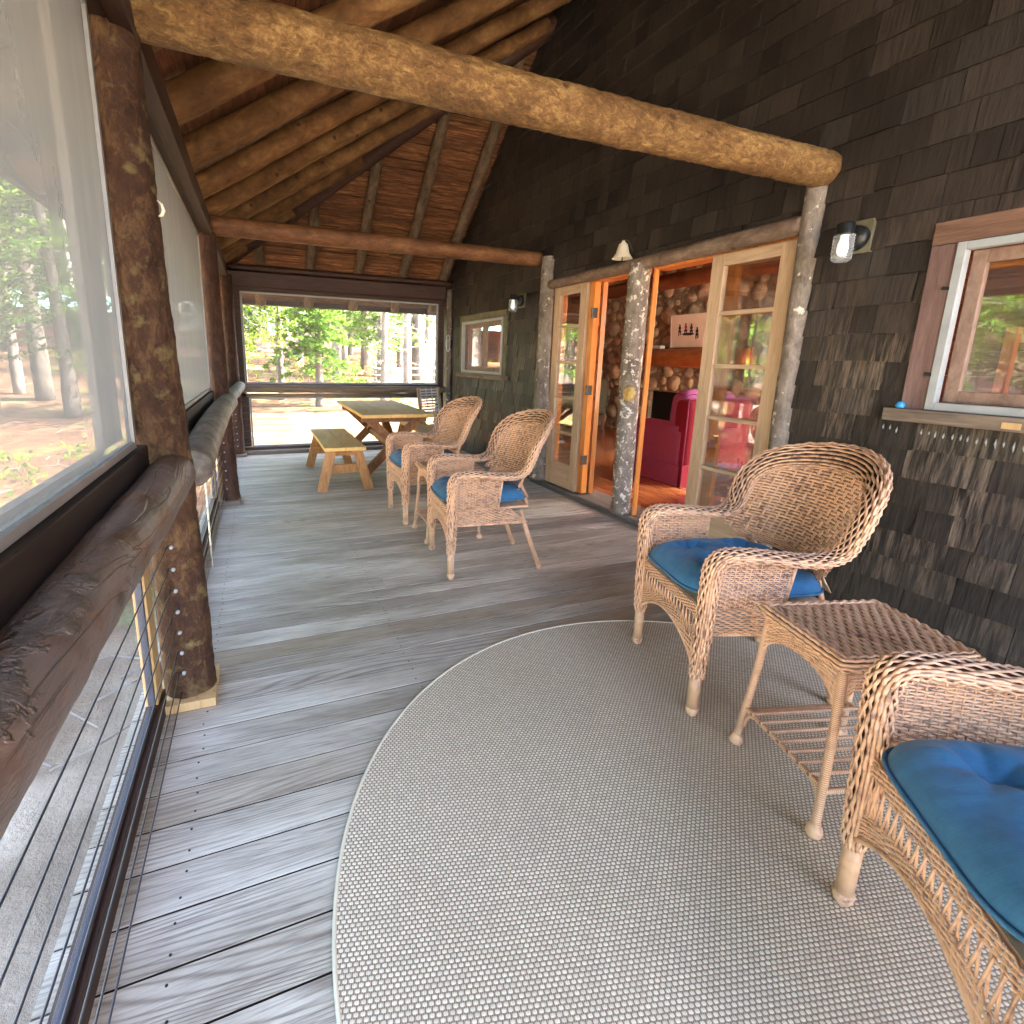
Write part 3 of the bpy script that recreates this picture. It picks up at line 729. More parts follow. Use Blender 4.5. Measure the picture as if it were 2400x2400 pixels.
# ================================================================== INTERIOR
mb = MB(); x = 2.86
while x < 8.2:
    mb.box((x+.0007, -4, -.06), (x+.081, min(10.4, 8.3+(x-2.9)*.4), .03), random.random()); x += .082
fl = mb.build('indoor_floor', MT['wood_floor']); tag(fl, 'shiny orange wood floor inside the cabin', None, None, 'structure')
mb = MB()
def board_wall(mb, p0, p1, z0, z1, th=.05, light_opening=None):
    z = z0
    while z < z1:
        segs = [(0, 1)]
        if light_opening and light_opening[2] < z+.1 and z < light_opening[3]: segs = [(0, light_opening[0]), (light_opening[1], 1)]
        for a, b in segs:
            A_ = np.array([*(np.array(p0)+(np.array(p1)-np.array(p0))*a), z+.09]); B_ = np.array([*(np.array(p0)+(np.array(p1)-np.array(p0))*b), z+.09])
            mb.obox(A_, B_, (0, 0, 1), th, .178, random.random())
        z += .18
board_wall(mb, (8.2, -4), (8.2, 10.4), 0, 3.1, light_opening=(.03, .575, .35, 2.7))  # unseen openings, made wide to bring daylight into the room
board_wall(mb, (2.80, 8.25), (8.2, 10.4), 0, 3.1)
board_wall(mb, (3.0, -4), (8.2, -4), 0, 3.1, light_opening=(.1, .95, .4, 2.7))
o = mb.build('indoor_wall', MT['in_wood']); tag(o, 'brown board walls inside the cabin', None, None, 'structure')
mb = MB(); y = -4
while y < 10.4:
    mb.box((max(2.9, 2.9+(y-8.1)*2.5), y, 3.1), (5.1 if -3.8 < y < 2.7 else 8.3, y+.148, 3.13), random.random()); y += .15  # stops short behind the partition: unseen opening added to brighten indoors
o = mb.build('indoor_ceiling', MT['in_wood']); tag(o, 'dark wooden ceiling inside the cabin', None, None, 'structure')
mb = MB()
mb.prism([(2.9, 4.75), (5.1, 4.75), (5.1, 4.8), (2.9, 4.8)], -4.2, 8.3)
o = mb.build('attic_slab', MT['in_wood']); tag(o, 'upper floor slab of the cabin', None, None, 'structure')
m = MB()
zz = 0.03
while zz < 3.1:
    m.box((4.98, -.9, zz), (5.05, 3.0, zz+.177), random.random()); zz += .18
o = m.build('partition_wall', MT['in_wood']); tag(o, 'board partition wall of the kitchen behind the near window', None, None, 'structure')
m = MB(); m.box((5.052, -.9, .03), (5.07, 3.0, 3.1)); o = m.build('bounce_sheet', MT['cream']); tag(o, 'unseen cream bounce sheet added behind the kitchen partition', None, None, 'structure')  # pale sheet added out of view to bounce sunlight into the room
# stone fireplace at x = 6.6
fp = thing('fireplace', 'round field stone fireplace inside the cabin with a log mantel', 'fireplace', (6.6, 7.0, 0))
mb = MB()
for (a, b, c, d) in sub_rect([(-1.9, 2.6, 0, 3.1)], (-.62, .55, .0, .85)): mb.box((.04, a, c), (.6, b, d))
mb.build('mortar', MT['mortar'], fp)
mb = MB(); mb.box((.12, -.64, .03), (1.15, .57, .86)); mb.build('firebox', MT['black'], fp)
mb = MB(); rs = random.Random(5)
placed = []
for R0, tries in ((.17, 80), (.13, 300), (.10, 900), (.07, 1800), (.05, 2600)):
    for _ in range(tries):
        yy = rs.uniform(-1.85, 2.55); zz = rs.uniform(.05, 3.05); R = R0*rs.uniform(.85, 1.1)
        if -.62-R*.5 < yy < .55+R*.5 and zz < .85+R*.5: continue
        if any(((yy-a)*.86)**2+((zz-b)*1.12)**2 < (R+c)**2*.62 for a, b, c in placed): continue
        placed.append((yy, zz, R))
for (yy, zz, R) in placed:
    ex = rs.uniform(1.0, 1.35); rot = rs.uniform(-.5, .5); t = rs.random(); sd_ = rs.uniform(0, 99)
    VV = []; nu, nv = 10, 6
    for j in range(nv+1):
        ph = pi*j/nv
        for i in range(nu):
            th = 2*pi*i/nu
            a = sin(ph)*cos(th); b = sin(ph)*sin(th); c = cos(ph)
            n_ = 1+.34*noise.noise(Vector((a*1.1+sd_, b*1.1, c*.5)))
            py = R*ex*a*n_; pz = R/ex*b*n_
            VV.append((.06 - .5*R*c*n_, yy+py*cos(rot)-pz*sin(rot), zz+py*sin(rot)+pz*cos(rot)))
    FF = [(j*nu+i, j*nu+(i+1) % nu, (j+1)*nu+(i+1) % nu, (j+1)*nu+i) for j in range(nv) for i in range(nu)]
    mb.add(VV, FF, t)
mb.build('stone_face', MT['stone'], fp, True)
mb = MB(); log(mb, [(-.12, -1.6, 1.43), (-.12, .68, 1.43)], [.155, .145], 20, 30, 21, .03); mb.build('mantel', MT['mantel'], fp, True)
o = (lambda m: (m.box((0, 0, 0), (.10, .24, .05)), m.build('box', MT['white'], None, bevel=.004, loc=(6.42, 7.15, 1.585)))[1])(MB()); tag(o, 'small white box lying on the log mantel', 'box')
mb = MB(); log(mb, [(6.2, -1, 2.62), (6.2, 10.2, 2.62)], .12, 16, 30, 22, .04); o = mb.build('ceiling_log', MT['in_log'], None, True); tag(o, 'long dark log beam under the indoor ceiling by the chimney', 'beam', 'indoor ceiling logs')
for i, (ya) in enumerate((1.2, 4.4, 7.6)):
    mb = MB(); log(mb, [(2.95, ya, 2.86), (8.1, ya, 2.9)], .10, 14, 20, 23+i, .04); o = mb.build('ceiling_log', MT['in_log'], None, True)
    tag(o, ['dark cross log of the indoor ceiling nearest the camera', 'dark cross log of the indoor ceiling over the pink armchair', 'dark cross log of the indoor ceiling beside the chimney'][i], 'beam', 'indoor ceiling logs')
# painting
pt = thing('picture', 'framed sketch of four sitting figures hung above the mantel', 'picture', (6.50, 6.63, 1.86)); pt.rotation_euler = (0, radians(-6), 0)
mb = MB(); mb.box((0, -.38, -.245), (.03, .38, .245)); mb.build('board', MT['canvas'], pt, bevel=.003)
mb = MB(); mb.box((-.006, -.395, -.26), (.035, -.38, .26)); mb.box((-.006, .38, -.26), (.035, .395, .26)); mb.box((-.006, -.38, .245), (.034, .38, .26)); mb.box((-.006, -.38, -.26), (.034, .38, -.245)); mb.build('frame', MT['canvas'], pt)
mb = MB(); m2 = MB()
for i, (yy, zz) in enumerate(((.19, .02), (.06, .03), (-.06, .02), (-.18, -.04))):
    for (dy, dz, ra, rb) in ((0, .075, .014, .018), (0, .03, .028, .032), (.0, -.02, .034, .02), (.02, -.06, .010, .035), (-.02, -.055, .010, .03)):
        th = np.arange(12)*2*pi/12; tgt = m2 if (i == 1 and dz == .03) else mb
        tgt.prism([(yy+dy+ra*cos(a), zz+dz+rb*sin(a)) for a in th], -.0035-.0004*i, .001, .5, 0)
th = np.arange(14)*2*pi/14; mb.prism([(.01+.13*cos(a), -.05+.022*sin(a)) for a in th], -.0026, .001, .5, 0)
mb.build('sketch', MT['ink'], pt); m2.build('sketch_red', MT['inkred'], pt)

# pink armchair, back towards the camera, facing the fire (+y)
def soft_box(mb, a, b, r, n=6, tone=.5, puff=0):
    a = np.array(a, float); b = np.array(b, float); c = (a+b)/2; h = (b-a)/2
    N_ = 10; vs = []; fs = []; base = 0
    def sgn(v): return np.sign(v)
    for ax in range(3):
        for sg in (-1, 1):
            for i in range(N_+1):
                for j in range(N_+1):
                    p = np.zeros(3); u = sin((i/N_-.5)*pi); v = sin((j/N_-.5)*pi)
                    p[ax] = sg; p[(ax+1) % 3] = u; p[(ax+2) % 3] = v
                    q = p*h; inner = np.maximum(h-r, 0); k_ = np.clip(q, -inner, inner); d = q-k_; L = np.linalg.norm(d)
                    if L > 1e-9: q = k_ + d/L*min(r, r)
                    if puff:
                        q = q*(1+puff*(1-(q[(ax+1) % 3]/h[(ax+1) % 3])**2)*(1-(q[(ax+2) % 3]/h[(ax+2) % 3])**2)*np.eye(3)[ax])
                    vs.append(q+c)
            for i in range(N_):
                for j in range(N_):
                    o_ = base+i*(N_+1)+j
                    f_ = (o_, o_+N_+1, o_+N_+2, o_+1)
                    fs.append(f_ if sg > 0 else f_[::-1])
            base += (N_+1)**2
    mb.add(vs, fs, tone)
ac = thing('armchair', 'pink skirted armchair seen from behind inside the doorway', 'armchair', (4.13, 4.12, .03))
m = MB()
for xa in (0, .80):
    soft_box(m, (xa, .05, .0), (xa+.17, .82, .60), .045); log(m, [(xa+.085, .10, .585), (xa+.085, .50, .590), (xa+.085, .82, .575), (xa+.085, .86, .560)], [.088, .090, .092, .060], 20, 14, 31, .01)
soft_box(m, (.14, .1, .05), (.84, .80, .40), .04); m.build('arm_body', MT['pink'], ac, True)
m = MB()
for xa in (-.004, .974): m.tube([(xa, .03, .235), (xa, .83, .235)], .006, 6); m.tube([(xa, .83, .0), (xa, .835, .30), (xa+.01, .84, .50)], .006, 6)
m.tube([(.0, -.026, .0), (.0, -.024, .93), (.06, -.022, .95), (.90, -.022, .95), (.96, -.024, .93), (.96, -.026, .0)], .006, 6)
m.build('piping', MT['pink'], ac, True)
m = MB(); soft_box(m, (.02, -.02, .0), (.95, .20, .93), .06); m.build('back', MT['pink2'], ac, True)
m = MB(); soft_box(m, (.10, .12, .36), (.87, .36, 1.0), .09, puff=.12); m.build('back_cushion', MT['pink'], ac, True)
m = MB(); soft_box(m, (.17, .26, .36), (.80, .84, .52), .06); m.build('seat_cushion', MT['pink'], ac, True)
m = MB()
m.box((-.008, .02, -.025), (-.001, .82, .22)); m.build('skirt', MT['pink'], ac)
m = MB(); m.box((.0, -.03, -.025), (.94, -.022, .24)); m.build('back_skirt', MT['pink2'], ac)
# green chair further left inside
gc = thing('armchair', 'dim sage green chair at the left of the stone fireplace', 'armchair', (5.6, 8.5, .03), radians(-20))
m = MB(); soft_box(m, (0, 0, .42), (.7, .12, 1.0), .05); soft_box(m, (0, 0, .3), (.7, .7, .48), .06); m.build('upholstery', MT['sage'], gc, True)
for (a, b) in ((.03, .03), (.63, .03), (.03, .63), (.63, .63)):
    m = MB(); m.box((a, b, 0), (a+.045, b+.045, .32)); m.build('leg', MT['in_log'], gc)
# footstool
fs_ = thing('footstool', 'low purple footstool on the floor beside the pink armchair', 'footstool', (3.95, 3.2, .03), .3)
m = MB(); soft_box(m, (0, 0, .1), (.5, .42, .34), .05, puff=.1); m.build('cushion', MT['pink'], fs_, True)
for (a, b) in ((.03, .03), (.43, .03), (.03, .35), (.43, .35)):
    m = MB(); m.box((a, b, 0), (a+.035, b+.035, .12)); m.build('leg', MT['in_log'], fs_)
# kitchen shelf with mugs behind the near window
shf = thing('shelf', 'brown wall shelf seen through the near window', 'shelf', (4.69, -.6, 1.62))
m = MB(); m.box((0, 0, 0), (.28, 2.6, .035)); m.build('board', MT['in_wood'], shf)
m = MB(); [(lambda m_: (m_.box((.0, q, -.9), (.06, q+.06, 0)), m_.build('upright', MT['orange'], shf)))(MB()) for q in (.1, 1.4, 2.5)]
def mug(x, y, z, i):
    e = thing('mug', ['white mug hanging from the shelf, leftmost behind the near window', 'white mug hanging in the middle behind the near window', 'white mug hanging rightmost behind the near window'][i], 'mug', (x, y, z), 0, 'mugs hanging under the shelf')
    m = MB(); m.lathe([(0, -.04), (.034, -.04), (.04, 0), (.042, .045), (.038, .045), (.036, 0), (0, -.034)], (0, 0, 0), 16, .5, 'y'); m.build('cup', MT['white'], e, True)
    m = MB(); m.tube([(0, .01+.02*cos(a), .04+.03*sin(a)) for a in np.linspace(-.3, pi+.3, 12)], .006, 6); m.build('handle', MT['white'], e, True)
for i in range(3): mug(4.80, 2.05-.12*i, 1.56, i)

# ================================================================== PORCH ROOF
roof = thing('porch_roof', 'porch roof of log rafters and rough planks above the deck', 'roof')
LS, ES = .65, .8
def zl(x): return 2.563+LS*(x+.33)
def ze(y): return 2.55+ES*(7.6-y)
def yh(x): return 7.6-(LS/ES)*(x+.33)-.016
nl = np.array([-LS, 0, 1]); nl /= np.linalg.norm(nl); ne = np.array([0, ES, 1]); ne /= np.linalg.norm(ne)
mb = MB(); x = -1.0; cl = 1/sqrt(1+LS*LS)
while x < 2.98:
    wd = random.uniform(.09, .15)*cl
    y1 = yh(x+wd/2) if True else 0
    y = -1.9
    while y < y1:
        L = min(y1, y+random.uniform(1.5, 3.2))
        dz = random.uniform(0, .008)
        mb.obox((x+wd/2, y, zl(x+wd/2)+.012+dz), (x+wd/2, L-.004, zl(x+wd/2)+.012+dz), nl, wd/cl*.97, .022, random.random())
        y = L
    x += wd
mb.build('left_planks', MT['roofboard_y'], roof)
mb = MB(); y = 8.2; ce = 1/sqrt(1+ES*ES)
while y > 4.4:
    wd = random.uniform(.05, .12)*ce
    x0 = -.33+(7.584-(y-wd/2))*ES/LS
    x = max(x0, -1.0)
    while x < 2.98:
        L = min(3.0, x+random.uniform(.9, 2.4))
        dz = random.uniform(0, .012)
        if L-x > .05: mb.obox((x, y-wd/2, ze(y-wd/2)+.012+dz), (L-.004, y-wd/2, ze(y-wd/2)+.012+dz), ne+np.array([0, random.uniform(-.12, .12), 0]), wd/ce*.93, .018, random.random())
        x = L
    y -= wd
mb.build('end_planks', MT['roofboard'], roof)
mb = MB()
mb.add([(-1.05, -2, zl(-1.05)+.05), (3.0, -2, zl(3)+.05), (3.0, yh(3.0), zl(3)+.05), (-1.05, yh(-1.05), zl(-1.05)+.05), (-1.05, 8.2, ze(8.2)+.05), (3.0, 8.25, ze(8.25)+.05),
        (-1.05, -2, zl(-1.05)+.09), (3.0, -2, zl(3)+.09), (3.0, yh(3.0), zl(3)+.09), (-1.05, yh(-1.05), zl(-1.05)+.09), (-1.05, 8.25, ze(8.25)+.09), (3.0, 8.25, ze(8.25)+.09)],
       [(0, 3, 2, 1), (3, 4, 5, 2), (6, 7, 8, 9), (9, 8, 11, 10), (0, 1, 7, 6), (0, 6, 9, 3), (3, 9, 10, 4), (4, 10, 11, 5)])
mb.build('roof_cover', MT['shingle'], roof)
# main cabin roof mass above: keeps the sun off the porch
mb = MB(); mb.prism([(2.95, 4.7), (5.15, 4.7), (5.15, 5.6), (2.95, 4.85)], -4.3, 8.4); mb.build('upper_roof', MT['shingle'], roof)
i = 0
for yy in (-1.45, -.85, -.2, .45, 1.1, 1.75, 2.42, 3.08, 3.74, 4.38, 5.02, 5.66, 6.28, 6.86, 7.3):
    xe = min(2.9, -.33+(7.584-yy)*ES/LS-.08)
    r0 = random.uniform(.078, .09)
    def P(x): return (x, yy, zl(x)-.088/cl)
    mb = MB(); log(mb, [P(-.92), P((xe-.92)/2), P(xe)], [r0, r0*.92, r0*.85], 16, 40, 40+i, .05, .012)
    o = mb.build('rafter', MT['rafter'], roof, True); i += 1
for k_, xx in enumerate((.10, .74, 1.38, 2.02, 2.62)):
    y1 = max(4.7, yh(xx)+.05)
    def P(y): return (xx, y, ze(y)-.07/ce)
    mb = MB(); log(mb, [P(8.12), P((8.12+y1)/2), P(y1)], [.072, .066, .06], 14, 36, 60+k_, .06, .012)
    mb.build('rafter', MT['rafter2'], roof, True)
mb = MB(); log(mb, [(-.95, yh(-.95), zl(-.95)-.13), (2.85, yh(2.85), zl(2.85)-.13)], [.075, .085], 16, 50, 70, .04); o = mb.build('hip_rafter', MT['header'], roof, True); tag(o, 'dark hip rafter running up to the wall')
# plate over the left screens, end header
mb = MB(); mb.box((-.405, -1.9, 2.265), (-.345, 7.6, 2.40), .3); mb.box((-.345, -1.9, 2.255), (-.285, 7.4, 2.39), .7); mb.build('side_plate', MT['header_y'], roof, bevel=.004)
mb = MB(); mb.box((-.345, 7.44, 2.165), (2.62, 7.56, 2.345), .3); mb.box((-.30, 7.455, 2.11), (2.60, 7.54, 2.163), .6); mb.build('end_header', MT['header'], roof, bevel=.004)
mb = MB(); log(mb, [(-.33, 7.52, 2.40), (2.8, 7.52, 2.40)], .045, 12, 20, 71, .05); mb.build('end_plate_log', MT['header'], roof, True)
mb = MB(); mb.obox((-1.02, -2, zl(-1.02)+.0), (-1.02, 8.2, zl(-1.02)+.0), nl, .02, .12); mb.obox((-1.0, 8.22, ze(8.22)), (2.98, 8.22, ze(8.22)), ne, .02, .11); mb.build('fascia', MT['header'], roof)

# tie beams
tb = MB(); log(tb, [(-.30, 2.10, 2.365), (1.2, 2.10, 2.355), (2.885, 2.10, 2.362)], [.094, .092, .088], 56, 420, 80, .03, 0, 14, hf=.045)
o = tb.build('tie_beam', MT['beam'], None, True); tag(o, 'thick golden brown log beam crossing overhead nearest the camera', 'beam', 'log tie beams crossing the porch')
tb = MB(); log(tb, [(-.30, 4.98, 2.345), (1.2, 5.0, 2.352), (2.82, 5.02, 2.36)], [.078, .075, .072], 24, 60, 81, .03)
o = tb.build('tie_beam', MT['beam2'], None, True); tag(o, 'smaller reddish log beam crossing overhead further back', 'beam', 'log tie beams crossing the porch')

# ================================================================== POSTS
CZ = [.06+.083*i for i in range(9)]
def post(x, y, r, top, seed, lab, mat, ctop=2.28, plate=True, ferr=True, fs_side=-1, lean=(0, 0)):
    e = thing('porch_post', lab, 'post', (x, y, 0), 0, 'log posts along the outer edge of the porch')
    m = MB(); log(m, [(0+lean[0], 0, .0), (0.005, .0, .8), (-.004+lean[1]*.6, .006, 1.6), (lean[1], 0, ctop)], [r*1.08, r, r*.98, r*.93], 40, 220, seed, .05, 0, 10, hf=.05)
    m.build('shaft', mat, e, True)
    if plate:
        m = MB(); m.box((-.10, -.12, .0), (.105, .12, .035)); m.build('base_plate', MT['stud'] if seed == 90 else MT['sill'], e, bevel=.002)
    if ferr:
        for z in CZ[1:]:
            m = MB(); th = np.linspace(0, 2*pi, 13)
            m.lathe([(.003, -.002), (.0034, .003), (.006, .003), (.0066, .0), (.0066, -.01)], (.004, fs_side*(r+.003), z), 14, .5, 'y')
            m.build('cable_ferrule', MT['silver_dull'], e, True)
    return e
post(-.325, 2.08, .082, 2.3, 90, 'thick mottled bark post closest to the camera', MT['post'], lean=(.012, -.032))
post(-.315, 4.98, .075, 2.3, 91, 'reddish brown post in the middle of the railing', MT['post2'], lean=(.02, -.01))
post(-.30, 7.33, .075, 2.3, 92, 'dark corner post where the railing meets the end screen', MT['post2'])
post(-.325, -.9, .082, 2.3, 93, 'bark post behind the camera', MT['post'], ferr=False)

# ================================================================== HANDRAIL LOGS
def rail(pts, r, seed, lab, mat, amt=.035):
    m = MB(); log(m, pts, r, 44, 240, seed, amt, 0, 16, hf=.018)
    o = m.build('handrail_log', mat, None, True); tag(o, lab, 'handrail', 'log handrails between the posts')
    return o
rail([(-.315, -.9, .875), (-.316, .2, .878), (-.312, 1.2, .885), (-.298, 2.03, .90)], [.060, .062, .068, .073], 101, 'smooth worn brown log handrail nearest the camera', MT['rail'])
rail([(-.245, 2.10, .90), (-.265, 3.2, .905), (-.27, 4.2, .905), (-.25, 5.0, .91)], [.068, .074, .076, .072], 102, 'grey lichened log handrail beyond the first post', MT['rail2'])
rail([(-.255, 4.98, .93), (-.235, 6.2, .925), (-.22, 7.22, .92)], [.058, .06, .062], 103, 'short pale log handrail at the far corner', MT['rail2'])
m = MB(); log(m, [(-.24, 7.44, .878), (1.2, 7.44, .868), (2.62, 7.44, .865)], [.052, .055, .05], 18, 70, 104, .05); m.box((-.2, 7.45, .76), (2.6, 7.50, .81))
o = m.build('handrail_log', MT['sill'], None, True); tag(o, 'split log rail across the end of the porch under the screen', 'handrail', 'log handrails between the posts')

# side sills, frame members
m = MB()
for a, b in ((-1.6, 2.0), (2.16, 4.9), (5.06, 7.25)): m.box((-.44, a, .845), (-.36, b, 1.012), random.random())
o = m.build('screen_sill', MT['sill_dark'], None, bevel=.004); tag(o, 'dark wooden sill under the side screens', 'sill')
m = MB()
for a, b in ((-1.6, 2.0), (2.16, 4.9), (5.06, 7.25)): m.box((-.435, a, .0), (-.388, b, .088), random.random())
o = m.build('bottom_rail', MT['header_y'], None, bevel=.002); tag(o, 'dark purple brown rail along the deck edge below the cables', 'rail')
studs = [(1.90, 'pale new pine stud beside the closest bark post'), (4.80, 'tan stud beside the middle post'), (2.22, 'dark stud behind the closest bark post')]
for yy, lb in studs:
    m = MB(); m.box((-.435, yy, .09), (-.395, yy+.09, .844)); o = m.build('stud', MT['stud'] if 'dark' not in lb else MT['header_y'], None, bevel=.002); tag(o, lb, 'stud', 'studs of the lower screens')
m = MB(); m.tube([(-.335, 3.42, .0), (-.335, 3.42, .84)], .0055, 8); o = m.build('cable_spacer', MT['cream'], None, True); tag(o, 'thin yellow upright spacing the cables', 'spacer')

# cables
cr = thing('cable_railing', 'steel cable railing running along the left side of the deck', 'railing')
for z in CZ:
    m = MB(); m.tube([(-.335, -1.5, z), (-.335, 2.0, z+.002), (-.332, 7.3, z)], .0024, 6); m.build('cable', MT['steel'], cr, True)
cr2 = thing('cable_railing', 'steel cable railing across the far end of the porch', 'railing')
for z in CZ:
    m = MB(); m.tube([(-.30, 7.43, z), (2.6, 7.43, z)], .0024, 6); m.build('cable', MT['steel'], cr2, True)

# ================================================================== SCREENS
def side_screen(y0, y1, z0, z1, lab, x=-.385, fr=.022, mat='screen'):
    e = thing('insect_screen', lab, 'screen', (0, 0, 0), 0, 'insect screens around the porch')
    m = MB(); m.box((x-.012, y0, z0), (x+.010, y0+fr, z1)); m.box((x-.012, y1-fr, z0), (x+.010, y1, z1)); m.box((x-.012, y0+fr, z1-fr), (x+.009, y1-fr, z1)); m.box((x-.012, y0+fr, z0), (x+.009, y1-fr, z0+fr)); m.build('frame', MT['silver'] if mat == 'screen' else MT['low_frame'], e, bevel=.002)
    m = MB(); m.box((x-.0012, y0+fr, z0+fr), (x-.0004, y1-fr, z1-fr)); m.build('mesh', MT[mat], e)
side_screen(-1.55, 1.915, 1.016, 2.255, 'tall hazy screen panel at the left edge before the first post')
side_screen(2.19, 4.88, 1.016, 2.255, 'grey screen panel between the first and second posts')
side_screen(5.07, 7.22, 1.016, 2.255, 'narrow looking screen panel beyond the second post')
side_screen(-1.55, 1.89, .09, .84, 'low screen behind the cables nearest the camera', x=-.41, fr=.016, mat='screen2')
side_screen(2.32, 4.79, .09, .84, 'low screen behind the cables between the posts', x=-.41, fr=.016, mat='screen2')
side_screen(5.07, 7.22, .09, .84, 'low screen behind the cables near the corner', x=-.41, fr=.016, mat='screen2')
def end_screen(x0, x1, z0, z1, lab, y=7.50, fr=.024, mat=None):
    e = thing('insect_screen', lab, 'screen', (0, 0, 0), 0, 'insect screens around the porch')
    m = MB(); m.box((x0, y-.012, z0), (x0+fr, y+.012, z1)); m.box((x1-fr, y-.012, z0), (x1, y+.012, z1)); m.box((x0+fr, y-.012, z1-fr), (x1-fr, y+.011, z1)); m.box((x0+fr, y-.012, z0), (x1-fr, y+.011, z0+fr)); m.build('frame', MT['silver_dull'], e, bevel=.002)
    m = MB(); m.box((x0+fr, y-.0004, z0+fr), (x1-fr, y+.0004, z1-fr)); m.build('mesh', mat or MT['screen'], e)

end_screen(-.16, 2.52, .935, 2.115, 'wide clear screen across the end of the porch above the rail', mat=MT['screen2'])
end_screen(-.125, 2.52, .085, .76, 'low clear screen across the end of the porch below the rail', mat=MT['screen2'])
m = MB(); m.box((-.29, 7.45, .10), (-.162, 7.56, 2.11), .2); m.box((2.521, 7.45, .02), (2.60, 7.56, 2.11), .6); m.box((-.163, 7.45, .1), (-.128, 7.555, .76), .6)
m.box((-.29, 7.45, .0), (2.52, 7.56, .083), .4); m.box((-.16, 7.46, .88), (2.52, 7.56, .934), .4)
o = m.build('end_frame', MT['header'], None, bevel=.003); tag(o, 'dark timber frame holding the end screens', 'frame')
# lower end wood step
m = MB(); m.box((-.28, 7.36, .0), (2.6, 7.448, .05)); o = m.build('kick_board', MT['sill'], None, bevel=.004); tag(o, 'weathered kick board at the foot of the end screen', 'board')

m = MB(); m.box((-.475, 1.87, 1.02), (-.452, 2.10, 2.3), .3); m.box((-.475, -1.55, .92), (-.452, 1.87, 1.02), .3)
o = m.build('outer_trim', MT['trim_pale']); tag(o, 'pale outer trim board seen through the left screen beside the post', 'trim')
# thermometer on far pole
e = thing('thermometer', 'small white oval thermometer hung on the far corner pole', 'thermometer', (2.64, 7.38, 1.55))
m = MB(); m.tube([(.03*cos(a), 0, .12*sin(a)) for a in np.linspace(0, 2*pi, 20)], .005, 6); m.build('rim', MT['white'], e, True)
m = MB(); m.box((-.022, -.006, -.075), (.022, .006, .06)); m.build('dial', MT['silver'], e, bevel=.004)
m = MB(); m.box((.018, -.0, -.07), (.06, .02, .05)); m.build('backing', MT['black'], e)
# little hook ring on near post
m = MB(); m.tube([(-.262, 1.990, 1.785), (-.250, 1.985, 1.772), (-.246, 1.985, 1.755), (-.252, 1.987, 1.742), (-.262, 1.990, 1.738)], [.002, .004, .0055, .005, .002], 8); o = m.build('hook', MT['cream'], None, True); tag(o, 'tiny pale hook on the closest bark post', 'hook')

# ================================================================== RUG
rug = thing('rug', 'large round woven grey beige rug on the deck', 'rug', (1.30, .80, .0), radians(-14))
m = MB(); n = 96; V = [(0, 0, .0085)]+[(1.22*cos(2*pi*i/n), 1.22*sin(2*pi*i/n), .0085) for i in range(n)]+[(1.22*cos(2*pi*i/n), 1.22*sin(2*pi*i/n), .001) for i in range(n)]
F = [(0, 1+i, 1+(i+1) % n) for i in range(n)]+[(1+i, 1+n+i, 1+n+(i+1) % n, 1+(i+1) % n) for i in range(n)]
m.add(V, F); m.build('woven_field', MT['rug'], rug)
m = MB(); m.tube([(1.222*cos(2*pi*i/160), 1.222*sin(2*pi*i/160), .0065) for i in range(161)], .0055, 8, False); m.build('edge_piping', MT['cream'], rug, True)

# ================================================================== WICKER
def weave(mb, S, u0, u1, ncol, v0, v1, nrow, hv, hn, amp, inside=None, tone=(0, 1), closed=False, phase=1, sp=2, pair=1):
    """strands run along u, going over and under stakes; S(u,v) -> point"""
    n = ncol*sp+1; us = np.linspace(u0, u1, n); e = 1e-3
    for j in range(nrow):
        v = v0+(v1-v0)*(j+.5)/nrow
        P = np.array([S(u, v) for u in us]); Pu = np.array([S(u+e*(u1-u0), v) for u in us])-P
        Pv = np.array([S(u, v+e*(v1-v0)) for u in us])-P
        Nn = np.cross(Pu, Pv); Nn /= np.linalg.norm(Nn, axis=1)[:, None]+1e-12
        T = Pu/(np.linalg.norm(Pu, axis=1)[:, None]+1e-12); B = np.cross(Nn, T)
        off = amp*np.cos(np.arange(n)/sp*pi+((j//pair)*phase % 2)*pi)
        C = P+Nn*off[:, None]
        ok = np.ones(n, bool) if inside is None else np.array([inside(u, v) for u in us])
        i = 0; tn = random.uniform(*tone)
        while i < n:
            if not ok[i]: i += 1; continue
            k = i
            while k < n and ok[k]: k += 1
            if k-i >= 2:
                c = C[i:k]; b = B[i:k]*hv; nn = Nn[i:k]*hn; m = k-i
                V = np.stack([c+b, c+nn, c-b, c-nn], 1).reshape(-1, 3)
                F = []
                for a in range(m-1):
                    for q in range(4):
                        F.append((a*4+q, a*4+(q+1) % 4, a*4+4+(q+1) % 4, a*4+4+q))
                mb.add(V, F, tn)
            i = k
def stakes(mb, S, u0, u1, ncol, v0, v1, r, inside=None, nseg=10, tone=.4):
    for i in range(ncol+1):
        u = u0+(u1-u0)*i/ncol; vs = np.linspace(v0, v1, nseg)
        pts = [S(u, v) for v in vs if inside is None or inside(u, v)]
        if len(pts) > 2: mb.tube(pts, r, 5, False, tone)
def sheet(mb, S, u0, u1, nu, v0, v1, nv, inside=None, back=0.0, tone=.1):
    V = np.array([S(u0+(u1-u0)*i/nu, v0+(v1-v0)*j/nv) for j in range(nv+1) for i in range(nu+1)])
    F = []
    for j in range(nv):
        for i in range(nu):
            if inside is None or inside(u0+(u1-u0)*(i+.5)/nu, v0+(v1-v0)*(j+.5)/nv):
                o = j*(nu+1)+i; F.append((o, o+1, o+nu+2, o+nu+1))
    mb.add(V, F, tone)
